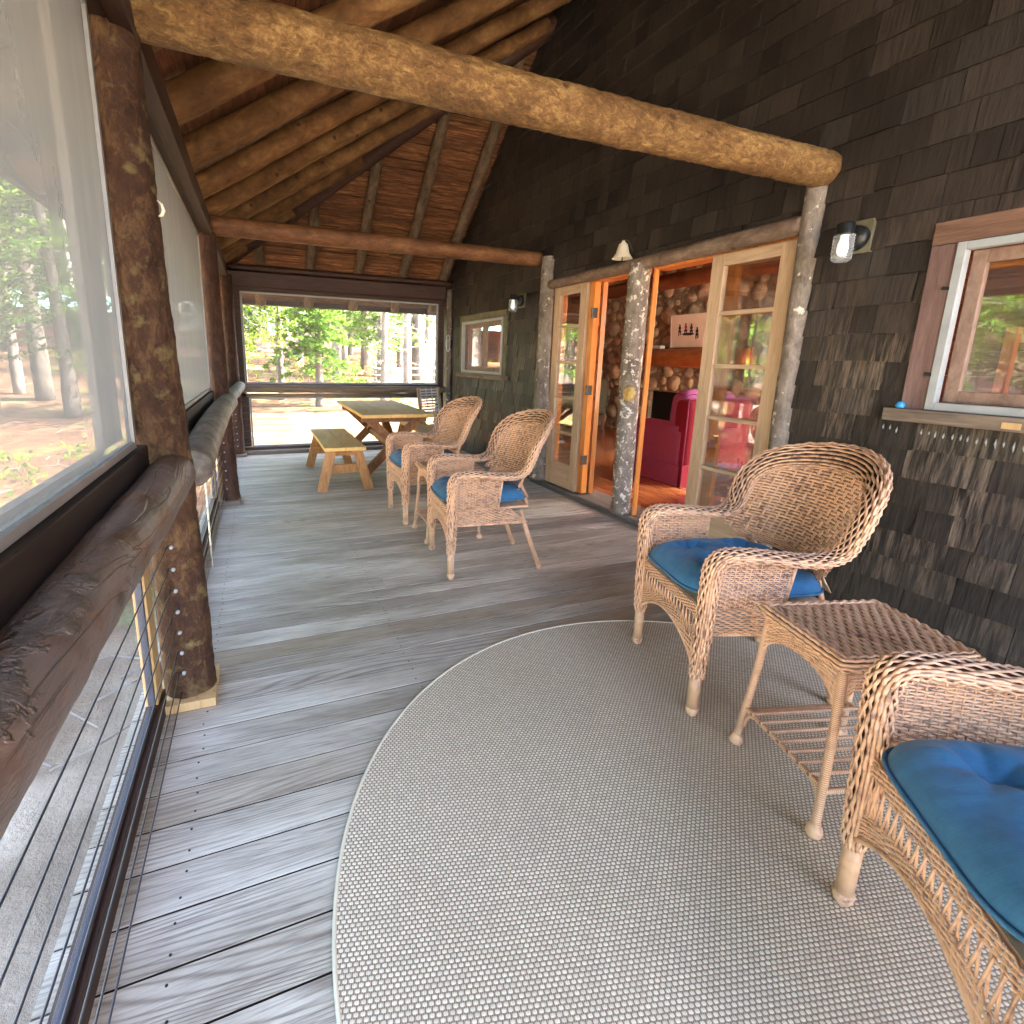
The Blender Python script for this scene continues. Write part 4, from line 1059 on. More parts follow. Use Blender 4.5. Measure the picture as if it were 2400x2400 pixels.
def wrapped(mb, pts, r, pitch=.006, seg=10, depth=.12):
    P = np.asarray(pts, float); L = np.linalg.norm(np.diff(P, axis=0), axis=1).sum(); n = int(L/pitch*3)+2
    Q = crom(P, n) if len(P) > 2 else np.linspace(P[0], P[1], n)
    rr = r*(1-depth*(np.arange(n) % 3 == 0))
    mb.tube(Q, rr, seg, True, np.where(np.arange(n) % 3 == 0, -1.2, .8))

R_KEYS = [  # s, b, z, half width, thickness, wx, wy, wz
    (.256, .0, .165, .022, .023, 1, 0, 0), (.260, .0, .28, .030, .026, 1, 0, 0), (.266, .0, .42, .034, .027, 1, 0, 0), (.272, -.002, .54, .036, .027, 1, 0, 0),
    (.276, .004, .615, .040, .026, 1, 0, 0), (.280, .045, .652, .042, .022, 1, 0, 0), (.286, .14, .655, .044, .019, 1, 0, 0), (.294, .26, .645, .045, .018, 1, 0, 0),
    (.302, .36, .640, .046, .018, 1, 0, .05), (.315, .435, .665, .048, .019, .97, -.1, .2), (.328, .470, .735, .050, .020, .95, -.2, .25), (.325, .505, .82, .052, .020, .9, -.1, .42),
    (.275, .572, .895, .054, .020, .68, .1, .72), (.155, .655, .938, .056, .020, .34, .28, .9), (0, .690, .952, .057, .020, 0, .34, .94)]
RK = np.array(R_KEYS + [(-a[0], a[1], a[2], a[3], a[4], -a[5], a[6], a[7]) for a in R_KEYS[-2::-1]], float)
RIM = crom(RK, 400)
def rim_eval(t):
    t = min(max(t, 0), 1)*(len(RIM)-1); i = min(int(t), len(RIM)-2); f = t-i
    return RIM[i]*(1-f)+RIM[i+1]*f
def rim_S(u, v):
    k_ = rim_eval(u); k2 = rim_eval(min(u+.002, 1)); k1 = rim_eval(max(u-.002, 0))
    T = k2[:3]-k1[:3]; T /= np.linalg.norm(T)
    w_ = k_[5:8]-T*np.dot(k_[5:8], T); w_ /= np.linalg.norm(w_)
    n_ = -np.cross(T, w_); a = v*2*pi
    return k_[:3]+w_*k_[3]*cos(a)+n_*k_[4]*sin(a)
def Bk(s, z): return .485+.46*(z-.50)-1.25*s*s
def wicker_chair(name='wicker_chair'):
    t = thing(name, '', 'chair')
    mb = MB(); weave(mb, rim_S, 0, 1, 104, 0, 1, 20, .0056, .0034, .0044)
    mb.build('woven_rim', MT['wicker'], t, True)
    mb = MB(); sheet(mb, lambda u, v: rim_S(u, v)*1.0, 0, 1, 160, 0, 1, 12); 
    # dark sheet just inside the strands, painted shade for the weave gaps
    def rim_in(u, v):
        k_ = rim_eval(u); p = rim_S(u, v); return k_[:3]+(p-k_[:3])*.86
    mb = MB(); sheet(mb, rim_in, 0, 1, 150, 0, 1, 12, tone=.0); mb.build('rim_gap_shade', MT['wicker_dark'], t, True)
    # back panel
    def inside(u, v):
        if v < .66: return abs(u) < .315
        return (abs(u)/.322)**2.5+(max(0, v-.66)/.285)**2.5 < 1
    def Sb(u, v): return np.array([u, Bk(u, v), v])
    mb = MB(); weave(mb, Sb, -.32, .32, 22, .575, .94, 28, .0060, .0020, .0040, inside, (0.35, 1), sp=4, pair=2)
    stakes(mb, lambda u, v: Sb(u, v)+np.array([.003, 0, 0]), -.32, .32, 22, .575, .94, .0034, inside, 16, .9)
    stakes(mb, lambda u, v: Sb(u, v)-np.array([.003, 0, 0]), -.32, .32, 22, .575, .94, .0034, inside, 16, .9)
    mb.build('back_panel', MT['wicker'], t, True)
    mb = MB(); weave(mb, Sb, -.272, .272, 30, .545, .590, 6, .0042, .003, .0034, None); mb.build('back_band', MT['wicker'], t, True)
    # rear uprights and lattice
    for s_ in (-1, 1):
        mb = MB(); mb.tube([(s_*.19, .515, .43), (s_*.19, Bk(.19, .56), .565)], .010, 10, tone=.9); mb.build('back_upright', MT['wicker_pole'], t, True)
        mb = MB()
        for q in range(3):
            a0 = .205+q*.012; a1 = min(.24, a0+.03)
            mb.tube([(s_*a0, .50, .485), (s_*a1, Bk(a1, .55)+.02, .555)], .0024, 5, tone=.9)
            mb.tube([(s_*a1, .50, .485), (s_*a0, Bk(a0, .55)+.02, .555)], .0024, 5, tone=.9)
        mb.build('rear_lattice', MT['wicker_pole'], t, True)
    for s_ in (-1, 1):
        def Ss(u, v, s_=s_): return np.array([s_*(.258+.02*(v-.3)/.35+.03*u), u, v])
        mb = MB()
        weave(mb, Ss, .012, .33, 17, .445, .64, 24, .0036, .0026, .0034, lambda u, v: u < .285+.12*(v-.44))
        stakes(mb, Ss, .012, .33, 17, .445, .64, .0026, lambda u, v: u < .285+.12*(v-.44), 8)
        weave(mb, Ss, .012, .50, 26, .340, .445, 13, .0036, .0026, .0034, lambda u, v: v < .445-.09*max(0, u-.36)/.1)
        mb.tube([Ss(.29, .445), Ss(.31, .64)], .006, 8)
        mb.tube([Ss(u, .338) for u in np.linspace(0, .5, 8)], .007, 8)
        mb.build('side_panel', MT['wicker'], t, True)
    # front apron
    def zt(s): return .345-.058*(abs(s)/.235)**2
    def zb(s): return .308-.098*(abs(s)/.235)**2
    Sf = lambda u, v: np.array([u, -.008, v])
    mb = MB(); weave(mb, Sf, -.238, .238, 26, .393, .435, 7, .0034, .0028, .0032)
    S2 = lambda u, v: np.array([u, -.008, zb(u)+(zt(u)-zb(u))*v])
    weave(mb, S2, -.238, .238, 26, 0, 1, 7, .0034, .0028, .0032)
    mb.tube([(s_, -.01, zb(s_)-.003) for s_ in np.linspace(-.24, .24, 24)], .0065, 8)
    for i in range(19):
        a = -.232+i*.0252
        mb.tube([(a, -.010, zt(a)-.006), (a+.012, -.010, .397)], .0028, 5, tone=.9)
        mb.tube([(a+.012, -.006, zt(a)-.006), (a, -.006, .397)], .0028, 5, tone=.9)
    mb.build('front_apron', MT['wicker'], t, True)
    # seat deck
    mb = MB(); mb.box((-.245, 0, .425), (.245, .50, .437)); mb.build('seat', MT['wicker'], t)
    # legs
    for s_ in (-1, 1):
        mb = MB(); mb.tube([(s_*.255, 0, .03), (s_*.255, 0, .19)], [.0205, .0215], 14, tone=1.)
        prof = [(.0, 0), (.016, .001), (.021, .010), (.0235, .022), (.0245, .030), (.020, .036)]
        mb.build('front_leg', MT['wicker_pole'], t, True)
        mb = MB(); mb.lathe(prof, (s_*.255, 0, 0), 14, .2); mb.build('foot', MT['wicker'], t, True)
        mb = MB(); mb.tube([(s_*.215, .46, .40), (s_*.222, .53, .20), (s_*.228, .60, .02)], .0145, 12, tone=.9)
        mb.lathe([(.0, 0), (.014, .001), (.020, .014), (.019, .026), (.014, .034)], (s_*.228, .602, 0), 12, .3)
        mb.build('rear_leg', MT['wicker_pole'], t, True)
    # cushion
    mb = MB(); nA = 72
    def cush(u, v, top):
        a = (u-.5)*2; b = (v-.5)*2
        # superellipse footprint
        sc_ = 1/(max(1e-6, (abs(a)**5+abs(b)**5))**.2)*max(abs(a), abs(b)) if max(abs(a), abs(b)) > 1e-6 else 1
        X = a*sc_*(.228+.022*max(0, min(1, (b+.55)/.5))); Y = .240+b*sc_*.275
        e_ = max(0, 1-max(abs(a), abs(b))**4)**.5
        th = .075*e_
        if top:
            for (tx, ty) in ((-.10, .12), (.10, .12), (-.10, .34), (.10, .34)):
                d2 = (X-tx)**2+(Y-ty)**2
                th -= .052*math.exp(-d2/.0020)*e_
                d = sqrt(d2)+1e-6; an = atan2(Y-ty, X-tx)
                th += .009*abs(sin(an*3.5+tx*40))*math.exp(-((d-.06)/.05)**2)*e_
            th += .010*noise.noise(Vector((X*13, Y*13, 2)))*e_ + .004*noise.noise(Vector((X*38, Y*30, 5)))*e_
            return (X, Y, .485+th)
        return (X, Y, .485-.045*e_)
    mb.grid(lambda u, v: cush(u, v, True), nA, nA); mb.grid(lambda u, v: cush(1-u, v, False), nA, nA)
    o = mb.build('cushion', MT['cushion'], t, True)
    pb = []
    for i in range(121):
        a_ = 2*pi*i/120; ca, sa = cos(a_), sin(a_); k5 = (abs(ca)**5+abs(sa)**5)**-.2
        pb.append((ca*k5*(.231+.022*max(0, min(1, (sa*k5+.55)/.5))), .240+sa*k5*.279, .482))
    mb = MB(); mb.tube(pb, .0055, 6, False); mb.build('cushion_piping', MT['cushion'], o, True)
    return t
MT['wicker_dark'] = m_plain('wicker_gap_dark', (.055, .028, .017), .7, .3, 0, .3, 60, .1)
MT['wicker_pole'] = m_wicker('wicker_wrap', (.62, .39, .23), (.42, .24, .14))

ch = wicker_chair()
def place(o, p, fwd, label, grp, sc=1):
    fx, fy = fwd; L = sqrt(fx*fx+fy*fy); bx, by = -fx/L, -fy/L
    o.location = (p[0], p[1], p[2] if len(p) > 2 else 0); o.rotation_euler = (0, 0, atan2(-bx, by)); o.scale = (sc, sc, sc)
    o['label'] = label; o['group'] = grp; return o
G1 = 'tan wicker armchairs with blue cushions'
place(ch, (1.047, 3.012), (-.996, .086), 'wicker armchair right of the far side table, third back from the camera', G1)
c3 = copy_tree(ch); place(c3, (1.04, 4.12), (-1, .0), 'farthest wicker armchair next to the wooden bench and table', G1)
c1 = copy_tree(ch); place(c1, (1.541, 1.516, .009), (-.957, .29), 'wicker armchair on the rug edge in front of the right french door', G1)
c0 = copy_tree(ch); place(c0, (1.288-.59*.255, .597-.81*.255, .009), (-.81, .587), 'closest wicker armchair cut off by the right edge of the picture', G1)

def wicker_table():
    t = thing('side_table', '', 'table')
    hw, d, zt_, y0 = .157, .405, .537, .018
    mb = MB()
    St = lambda u, v: np.array([v, u, zt_-.02*0+.012*(1-(abs(v)/hw)**6*.6)])
    weave(mb, lambda u, v: np.array([u, v, zt_+.004]), -hw, hw, 14, y0, d+.01, 24, .0098, .004, .0028)
    mb.build('table_top', MT['wicker_top'], t, True)
    mb = MB()
    path = [(-hw, y0), (hw, y0), (hw, d+.01), (-hw, d+.01)]
    def edge(u, v):
        # rounded rectangle loop with tube section
        per = [2*hw, d+.01-y0, 2*hw, d+.01-y0]; tot = sum(per); L = (u % 1)*tot; x = y = 0; q = 0
        for i, p in enumerate(per):
            if L <= p or i == 3: q = i; break
            L -= p
        f = L/per[q]; a_ = np.array(path[q]); b_ = np.array(path[(q+1) % 4]); P = a_+(b_-a_)*f
        nrm = [(0, -1), (1, 0), (0, 1), (-1, 0)][q]
        # soften corner
        cfrac = .03/per[q]
        nv = np.array(nrm, float)
        if f < cfrac: nv = nv*(.5+.5*f/cfrac)+np.array([(0, -1), (1, 0), (0, 1), (-1, 0)][(q-1) % 4])*(.5-.5*f/cfrac)
        if f > 1-cfrac: nv = nv*(.5+.5*(1-f)/cfrac)+np.array([(0, -1), (1, 0), (0, 1), (-1, 0)][(q+1) % 4])*(.5-.5*(1-f)/cfrac)
        nv /= np.linalg.norm(nv); a = v*2*pi
        return np.array([P[0]+nv[0]*.020*cos(a), P[1]+nv[1]*.020*cos(a), zt_-.010+.019*sin(a)])
    weave(mb, edge, 0, 1, 84, 0, 1, 9, .0055, .0034, .0026)
    mb.build('rolled_edge', MT['wicker'], t, True)
    mb = MB(); mb.box((-hw, y0, zt_-.012), (hw, d, zt_-.002)); mb.build('underboard', MT['wicker_dark'], t)
    def ap(L, f):
        def zz(u): return zt_-.125+.050*(1-(abs(u-.5)*2)**2.2)-.02*(abs(u-.5)*2)**8
        return lambda u, v: np.array(f(u)+[zz(u)+(zt_-.012-zz(u))*v])
    mb = MB()
    for f in (lambda u: [-hw+.012+(2*hw-.024)*u, y0+.004], lambda u: [hw-.012-(2*hw-.024)*u, d-.004]):
        weave(mb, ap(0, f), 0, 1, 18, 0, 1, 17, .0036, .0026, .003)
    for f in (lambda u: [hw-.006, y0+.004+(d-y0-.008)*u], lambda u: [-hw+.006, d-.004-(d-y0-.008)*u]):
        weave(mb, ap(0, f), 0, 1, 22, 0, 1, 17, .0036, .0026, .003)
    mb.build('woven_apron', MT['wicker'], t, True)
    for sx in (-1, 1):
        for yy, sy in ((.012, -1), (d-.012, 1)):
            mb = MB(); wrapped(mb, [(sx*(hw-.008), max(yy, y0+.012) , .50), (sx*(hw+.006), (yy+max(yy, y0+.012))/2, .28), (sx*(hw+.026), yy+sy*.012, .03)], .0125)
            mb.build('leg', MT['wicker'], t, True)
            mb = MB(); mb.lathe([(.0, 0), (.018, .001), (.023, .012), (.020, .028), (.013, .040)], (sx*(hw+.026), yy+sy*.012, 0), 12, .2); mb.build('foot', MT['wicker'], t, True)
    mb = MB(); zs = .150; hx = hw+.014
    for yy in (.01, d-.01): wrapped(mb, [(-hx, yy, zs), (hx, yy, zs)], .009)
    for sx in (-1, 1): wrapped(mb, [(sx*hx, .01, zs-.014), (sx*hx, d-.01, zs-.014)], .009)
    for i in range(1, 8):
        x_ = -hx+2*hx*i/8
        wrapped(mb, [(x_, .0, zs+.006), (x_, d, zs+.006)], .0065)
    for sx in (-1, 1):
        wrapped(mb, [(sx*(hx-.07), .012, zs), (sx*(hx-.02), .012, zs-.02), (sx*(hx+.002), .012, zs-.075)], .007)
    mb.build('rod_shelf', MT['wicker'], t, True)
    return t
MT['wicker_top'] = m_wicker('wicker_tabletop', (.60, .37, .23), (.22, .115, .08))
tb_ = wicker_table()
G2 = 'small wicker side tables between the chairs'
place(tb_, (1.452, .925, .009), (-.96, .275), 'wicker side table on the rug between the two nearest chairs', G2)
tb2 = copy_tree(tb_); place(tb2, (1.08, 3.573), (-1, 0.03), 'wicker side table half hidden between the two far chairs', G2)

# ================================================================== PICNIC TABLE, BENCHES
def trestle(mb, y, hw, zt_, foot, wd=.09, th=.04):
    mb.obox((-foot, y, 0.02), (hw, y, zt_), (0, 1, 0), wd, th, .3); mb.obox((foot, y+th+.002, 0.02), (-hw, y+th+.002, zt_), (0, 1, 0), wd, th, .7)
pt_ = thing('picnic_table', 'olive topped wooden table on crossed legs at the far end of the porch', 'table', (1.35, 6.18, 0))
mb = MB()
for i in range(5):
    x0 = -.385+i*.154; mb.box((x0+.0007, -.93, .705), (x0+.1533, .93, .74), random.random())
mb.build('table_top', MT['pine'], pt_, bevel=.003)
for yy in (-.70, .66):
    mb = MB(); mb.obox((-.36, yy, .04), (.30, yy, .70), (0, 1, 0), .095, .04, .3); mb.build('crossed_leg', MT['pine_x'], pt_, bevel=.004)
    mb = MB(); mb.obox((.36, yy+.042, .04), (-.30, yy+.042, .70), (0, 1, 0), .095, .04, .7); mb.build('crossed_leg', MT['pine_x'], pt_, bevel=.004)
    mb = MB(); mb.box((-.36, yy-.03, .64), (.36, yy-.022+.02, .703), .5); mb.build('cleat', MT['pine_x'], pt_, bevel=.003)
mb = MB(); mb.obox((0, -.70, .36), (0, -.05, .69), (1, 0, 0), .035, .09, .5); mb.obox((0, .68, .36), (0, .05, .69), (1, 0, 0), .035, .09, .6); mb.box((-.018, -.66, .33), (.018, .66, .40), .4); mb.build('brace', MT['pine_x'], pt_, bevel=.003)
def bench(x, y, L, lab, w_=.40):
    e = thing('bench', lab, 'bench', (x, y, 0), 0, 'pine benches at the picnic table')
    mb = MB()
    for a, b in ((-w_/2, -.003), (.003, w_/2)): mb.box((a, -L/2, .415), (b, L/2, .45), random.random())
    mb.build('seat', MT['pine'], e, bevel=.003)
    for sy in (-1, 1):
        yy = sy*(L/2-.10)
        for sx in (-1, 1):
            mb = MB(); mb.obox((sx*.235, yy+sy*.03, 0), (sx*.125, yy, .414), (0, 1, 0), .095, .04, random.random()); mb.build('leg', MT['pine_leg'], e, bevel=.003)
        mb = MB(); mb.box((-.20, yy+(.022 if sy < 0 else -.058), .17), (.20, yy+(.058 if sy < 0 else -.022), .26), .3); mb.build('cross_rail', MT['pine_leg'], e, bevel=.003)
        mb = MB(); mb.box((-.17, yy+(.022 if sy < 0 else -.058), .35), (.17, yy+(.058 if sy < 0 else -.022), .413), .6); mb.build('cleat', MT['pine_leg'], e, bevel=.003)
    return e
bench(.755, 5.74, 1.42, 'low pine bench left of the picnic table')
bench(1.95, 6.3, 1.42, 'pine bench mostly hidden right of the picnic table', .3)
# webbed folding chair in the corner
fc = thing('folding_chair', 'folding chair with white slotted back standing by the far window wall', 'chair', (2.22, 6.75, 0), radians(28))
mb = MB()
for i in range(10): mb.obox((-.17, .05+i*.006, .56+i*.038), (.17, .05+i*.006, .56+i*.038), (0, 1, 0), .022, .005)
for xx in (-.165, -.055, .055, .165): mb.obox((xx, .045, .54), (xx, .105, .925), (0, 1, 0), .016, .007)
mb.build('slotted_back', MT['webbing'], fc, bevel=.002)
mb = MB(); mb.obox((.20, .03, .42), (.20, .11, .93), (0, 1, 0), .035, .03); mb.build('back_post', MT['deckwood_tan'], fc, bevel=.003); mb = MB(); mb.obox((-.20, .03, .42), (-.20, .11, .93), (0, 1, 0), .03, .03); mb.build('back_post', MT['deckwood_tan'], fc, bevel=.003)
mb = MB(); mb.box((-.2, -.38, .41), (.2, .05, .43)); mb.build('seat', MT['webbing'], fc, bevel=.003)
for sx in (-1, 1):
    mb = MB(); mb.obox((sx*.215, -.36, .0), (sx*.215, .05, .60), (1, 0, 0), .02, .035); mb.build('leg', MT['deckwood_tan'], fc, bevel=.002)
    mb = MB(); mb.obox((sx*.190, .12, .0), (sx*.190, -.36, .60), (1, 0, 0), .02, .035); mb.build('leg', MT['deckwood_tan'], fc, bevel=.002)
    mb = MB(); mb.obox((sx*.215, -.40, .61), (sx*.215, .12, .61), (0, 0, 1), .045, .02); mb.build('armrest', MT['deckwood_tan'], fc, bevel=.002)
# dark bag under the table side
bag = thing('bag', 'dark blue bag on the deck under the folding chair', 'bag', (2.05, 6.45, 0))
m = MB(); soft_box(m, (0, 0, 0), (.34, .2, .26), .06, puff=.1); m.build('body', m_plain('navy_cloth', (.015, .03, .06), .7), bag, True)
m = MB(); m.tube([(.08, .1, .24), (.1, .1, .33), (.17, .1, .36), (.24, .1, .33), (.26, .1, .24)], .008, 8); m.build('strap', MT['black'], bag, True)

# ================================================================== TREES
def leaf_quads(mb, P, D, size, n, spread, droop, rs, asp=.45):
    """n small blades around point P, streaming along D"""
    for _ in range(n):
        c = P+rs.normal(0, spread, 3)
        d = D+rs.normal(0, .55, 3)+np.array([0, 0, -droop]); d /= np.linalg.norm(d)
        s_ = np.cross(d, rs.normal(0, 1, 3)); s_ /= np.linalg.norm(s_)+1e-9
        L = size*rs.uniform(.6, 1.3); W_ = L*asp
        V = [c-d*L*.5, c+s_*W_*.5, c+d*L*.5, c-s_*W_*.5]
        mb.add(V, [(0, 1, 2, 3)], rs.random())
def make_tree(name, H, r, kind, seed, c0=.25, mats=('bark', 'leafA'), spread=1.2, nb=60, lf=12, lsize=.11, lean=0):
    rs = np.random.default_rng(seed)
    t = thing(name, '', 'tree')
    bend = rs.normal(0, .03*H, 2)
    def tp(z): f = z/H; return np.array([bend[0]*f*f+lean*z, bend[1]*f*f, z])
    mb = MB(); pts = [tp(H*i/8) for i in range(9)]; pts[0][2] = -.15
    log(mb, pts, [r*1.5, r, r*.85, r*.6, r*.25], 10, 26, seed, .10, 0, 3)
    lm = MB(); bmn = MB()
    for i in range(nb):
        f = c0+(1-c0)*(i/nb)**.9; z = f*H; a = rs.uniform(0, 2*pi)
        if kind == 'fir': L = spread*(1.03-f)**.7*rs.uniform(.6, 1.1); up = -.05+.35*(f-.5)
        elif kind == 'broad': L = spread*(sin(min(1, (f-c0)/(1-c0)+.12)*pi)**.5+.1)*rs.uniform(.5, 1.1); up = .5
        else: L = spread*(1.05-f)*rs.uniform(.3, 1.2); up = rs.uniform(-.3, .3)
        base = tp(z); D = np.array([cos(a), sin(a), up]); D /= np.linalg.norm(D)
        n = 5; bp_ = [base+D*L*q/n+np.array([0, 0, -(.12 if kind != 'broad' else -.05)*L*(q/n)**2])+rs.normal(0, .03*L, 3)*(q > 0) for q in range(n+1)]
        bmn.tube(bp_, np.linspace(max(.006, r*.16*(1.15-f)), .003, n+1), 4, False)
        if lf:
            for q in range(1, n+1):
                if kind == 'broad':
                    leaf_quads(lm, bp_[q], D, lsize, lf, .09*spread, .1, rs, .75)
                else:
                    sdv = np.cross(D, [0, 0, 1]); sdv /= np.linalg.norm(sdv)+1e-9
                    wq = (1-q/(n+1))*.5*L*.6+.06
                    for sg in (-1, 1):
                        DD = D*.6+sdv*sg*.8
                        for tq in np.linspace(.1, 1, 3): leaf_quads(lm, bp_[q]+sdv*sg*wq*tq, DD, lsize, max(1, lf//4), .035, .2, rs, .32)
        else:
            for q in range(2, n+1):
                for _ in range(2):
                    dd_ = D+rs.normal(0, .7, 3); bmn.tube([bp_[q], bp_[q]+dd_*L*.18, bp_[q]+dd_*L*.3+np.array([0, 0, -.04])], [.005, .004, .002], 3, False)
    o = mb.build('trunk', MT[mats[0]], t, True)
    bmn.build('branches', MT[mats[0]], t)
    if lf: lm.build('crown', MT[mats[1]], t)
    return t
protos = {
 'fir': make_tree('fir_tree', 4.6, .085, 'fir', 1, .20, ('bark', 'leafA'), 1.5, 90, 20, .13),
 'maple': make_tree('maple_tree', 6.5, .08, 'broad', 2, .30, ('bark', 'leafB'), 1.7, 50, 14, .12),
 'spruce': make_tree('spruce_tree', 13, .17, 'fir', 3, .22, ('bark', 'leafC'), 2.3, 105, 10, .20),
 'dead': make_tree('dead_spruce', 9, .10, 'dead', 4, .10, ('deadwood', 'leafD'), 1.5, 80, 0),
 'bigfir': make_tree('fir_tree', 9, .14, 'fir', 6, .18, ('bark', 'leafA'), 2.2, 95, 12, .17),
 'lichen': make_tree('lichened_tree', 5.0, .09, 'dead', 5, .15, ('deadwood', 'leafD'), 1.2, 60, 4, .07),
}
used = set()
def put(kind, x, y, sc, rot, lab, grp, tilt=0):
    o = protos[kind] if kind not in used else copy_tree(protos[kind]); used.add(kind)
    o.location = (x, y, gz(x, y)); o.rotation_euler = (tilt, 0, rot); o.scale = (sc, sc, sc); o['label'] = lab; o['group'] = grp
    return o
def az(deg, d): return d*sin(radians(deg)), d*cos(radians(deg))
GT = 'trees beyond the end screen'
put('fir', *az(6.0, 14.5), 1.0, 0, 'young green fir in the middle of the end screen view', GT)
put('lichen', *az(12.8, 14), 1.0, 1, 'grey knotty trunk with bare twigs at the right of the end screen', GT)
put('bigfir', *az(12.5, 19), .9, 2, 'green fir behind the knotty grey trunk', GT)
put('maple', *az(2.2, 15.5), .75, 0, 'yellow green leafy tree behind the young fir', GT)
put('spruce', *az(-2.2, 13.5), .8, .4, 'thick grey trunk at the left edge of the end screen', GT)
put('dead', *az(15.3, 17), 1.0, 0, 'bleached dead tree at the far right of the end screen', GT)
put('maple', *az(-1.2, 16), .6, 2.2, 'low leafy maple at the left of the end screen', GT)
rs = random.Random(11)
kinds_lab = {'dead': 'bleached dead spruce', 'spruce': 'tall dark spruce', 'bigfir': 'broad green fir', 'maple': 'bright leafy maple', 'fir': 'small fir', 'lichen': 'twiggy lichened trunk'}
used_pos = []; plan = []
for i in range(36):
    for _ in range(40):
        a = rs.uniform(-4, 17) if i < 28 else rs.uniform(-23, -12); d = rs.uniform(18, 34)
        x, y = az(a, d)
        if all((x-p)**2+(y-q)**2 > 3.2 for p, q in used_pos): break
    used_pos.append((x, y))
    kd = rs.choice(['dead', 'dead', 'spruce', 'bigfir', 'maple', 'bigfir', 'fir', 'lichen'])
    plan.append((a > -6, kd, a, x, y))
ORD = ['first', 'second', 'third', 'fourth', 'fifth', 'sixth', 'seventh', 'eighth', 'ninth', 'tenth', 'eleventh', 'twelfth', 'thirteenth', 'fourteenth']
cnt = {}
for end, kd, a, x, y in sorted(plan, key=lambda q: q[2]):
    c = cnt[(end, kd)] = cnt.get((end, kd), -1)+1
    where = 'in the woods beyond the end screen' if end else 'in the woods beyond the left screens'
    put(kd, x, y, rs.uniform(.75, 1.2), rs.uniform(0, 6.28), '%s %s from the left %s' % (ORD[c], kinds_lab[kd], where), 'background trees '+where)
def mass(name, spots, label):
    """far trees that read as one mass: baked together into one object"""
    VV = []; FF = []; MI = []; TT = []; n0 = 0; mats = []
    for kd, x, y, sc, rot in spots:
        for ch_ in protos[kd].children:
            me = ch_.data; nv = len(me.vertices); v = np.empty(nv*3); me.vertices.foreach_get('co', v); v = v.reshape(-1, 3)*sc
            c_, s_ = cos(rot), sin(rot)
            v = np.stack([v[:, 0]*c_-v[:, 1]*s_+x, v[:, 0]*s_+v[:, 1]*c_+y, v[:, 2]+gz(x, y)], 1)
            VV.append(v); mt = me.materials[0]
            if mt not in mats: mats.append(mt)
            mi = mats.index(mt)
            for p in me.polygons: FF.append([q+n0 for q in p.vertices]); MI.append(mi)
            t_ = np.empty(nv, np.float32); me.attributes['tone'].data.foreach_get('value', t_); TT.append(t_); n0 += nv
    me = bpy.data.meshes.new(name); me.from_pydata(np.concatenate(VV).tolist(), [], FF)
    for m_ in mats: me.materials.append(m_)
    me.polygons.foreach_set('material_index', MI)
    at = me.attributes.new('tone', 'FLOAT', 'POINT'); at.data.foreach_set('value', np.concatenate(TT))
    o = bpy.data.objects.new(name, me); COL.objects.link(o); tag(o, label, None, None, 'stuff'); return o
sp_ = []
for i in range(46):
    a = rs.uniform(-100, -25); d = rs.uniform(9, 24); x, y = az(a, d)
    if x > -3: x -= 3
    sp_.append((rs.choice(['spruce', 'bigfir', 'maple', 'bigfir', 'maple', 'dead']), x, y, rs.uniform(.8, 1.3), rs.uniform(0, 6)))
mass('side_woods', sp_, 'dense woods standing to the left of the porch')
sp_ = []
for i in range(60):
    a = rs.uniform(-26, 20); d = rs.uniform(36, 60); x, y = az(a, d)
    sp_.append((rs.choice(['spruce', 'bigfir', 'bigfir', 'dead']), x, y, rs.uniform(1.0, 1.7), rs.uniform(0, 6)))
mass('distant_woods', sp_, 'far woods that close the view behind the trees')
# left, seen through the hazy screen
GL = 'trees seen through the left screen'
put('maple', *az(-20.5, 15), .8, 1, 'bright leafy tree through the hazy left screen', GL)
put('bigfir', *az(-15.5, 14), .8, 3, 'fir behind the hazy left screen', GL)
put('spruce', *az(-17.3, 16), .8, 3, 'dark trunk through the hazy left screen', GL)
put('dead', *az(-18.9, 17), .9, 3, 'bare dead tree through the hazy left screen', GL)
# distant cabin with teal roof
x, y = az(-14.3, 26)
dc = thing('boathouse', 'low maroon hut with pale teal roof far off through the left screen', 'hut', (x, y, gz(x, y)-.2), .2)
m = MB(); m.box((-2, -1.5, 0), (2, 1.5, 1.5)); m.build('wall', MT['maroon'], dc)
m = MB(); m.prism([(-1.9, 1.5), (1.9, 1.5), (0, 2.2)], -2.3, 2.3, .5, 0); m.build('roof', MT['teal'], dc)
m = MB(); m.box((-.5, -1.53, 0), (.5, -1.501, 1.3)); m.build('door', MT['black'], dc)
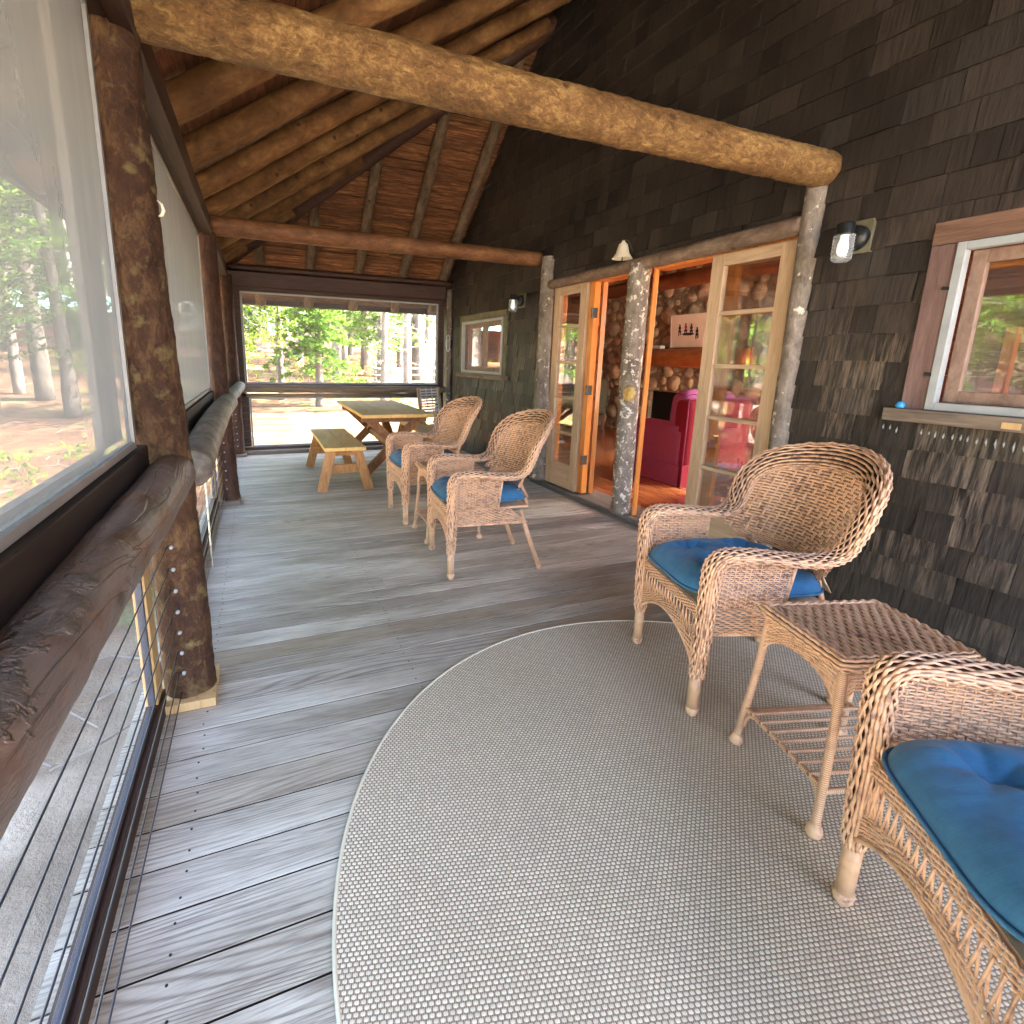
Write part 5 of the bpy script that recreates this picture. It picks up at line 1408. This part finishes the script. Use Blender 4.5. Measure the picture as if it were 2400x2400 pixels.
# rail fence / log pile right of end view
x, y = az(15.0, 17.5)
lp = thing('log_fence', 'low silver split rail fence at the right of the end screen', 'fence', (x, y, gz(x, y)), .1)
for i in range(3):
    m = MB(); log(m, [(-1.1, 0, .25+i*.22), (1.2, 0, .27+i*.22)], .035, 8, 12, 200+i, .1); m.build('rail', MT['deadwood'], lp, True)
for xx in (-1, 1.1):
    m = MB(); log(m, [(xx, .05, -.1), (xx, .05, .95)], .05, 8, 10, 210, .1); m.build('fence_post', MT['deadwood'], lp, True)
for i, (a, d, r) in enumerate(((11.2, 21, .22), (4, 22, .18), (13.6, 22, .2))):
    x, y = az(a, d)
    m = MB(); m.lathe([(r*1.25, -.1), (r, .12), (r*.95, .38), (0, .40)], (0, 0, 0), 12); o = m.build('stump', MT['stud'], None, True, loc=(x, y, gz(x, y)))
    tag(o, ['pale cut stump below the fir on the right', 'pale cut stump behind the young fir', 'pale cut stump near the rail fence'][i], 'stump', 'cut stumps on the forest floor')
# undergrowth: ferns / huckleberry (stuff)
m = MB(); rg = np.random.default_rng(9)
for i in range(620):
    a = rg.uniform(-26, 18); d = rg.uniform(9.5, 34); x, y = az(a, d)
    if noise.noise(Vector((x*.35, y*.35, 1))) < -.02: continue
    if y < 9: continue
    zz = gz(x, y)
    h_ = rg.uniform(.1, .35)
    for _ in range(3): leaf_quads(m, np.array([x, y, zz+h_*.5])+rg.normal(0, .12, 3)*[1, 1, .4], np.array([0, 0, .6]), .11, 6, .09, 0, rg, .5)
o = m.build('undergrowth', MT['leafB']); tag(o, 'low green undergrowth on the forest floor', None, None, 'stuff')
m = MB()
for i in range(520):
    a = rg.uniform(-30, 18); d = rg.uniform(3.0, 26); x, y = az(a, d)
    if x > -.8 and y < 8.4: continue
    zz = gz(x, y)+.015; an = rg.uniform(0, pi); L = rg.uniform(.12, .55)
    p0 = np.array([x, y, zz]); p1 = p0+np.array([cos(an)*L*.5, sin(an)*L*.5, rg.uniform(0, .06)]); p2 = p0+np.array([cos(an+.3)*L, sin(an+.3)*L, .01])
    m.tube([p0, p1, p2], [.008, .007, .003], 4, False)
o = m.build('fallen_twigs', MT['deadwood']); tag(o, 'bleached twigs scattered over the forest floor', None, None, 'stuff')
for i, (x, y, r) in enumerate(((-1.6, 1.4, .5), (-2.3, 2.6, .6), (-1.5, 3.6, .35))):
    m = MB(); sd_ = i*9.1
    def fn(u, v):
        a = u*2*pi; p = v*pi*.5
        n_ = 1+.25*noise.noise(Vector((cos(a)*1.2+sd_, sin(a)*1.2, v*2)))
        return (r*1.3*cos(a)*cos(p)*n_, r*sin(a)*cos(p)*n_, r*.28*sin(p)*n_-.05)
    m.grid(fn, 24, 8, wrap=True); o = m.build('rock', MT['rock'], None, True, loc=(x, y, gz(x, y)))
    tag(o, ['flat grey rock below the near railing', 'broad grey ledge rock beyond the near railing', 'smaller grey rock beside the second railing bay'][i], 'rock', 'flat rocks beside the deck')
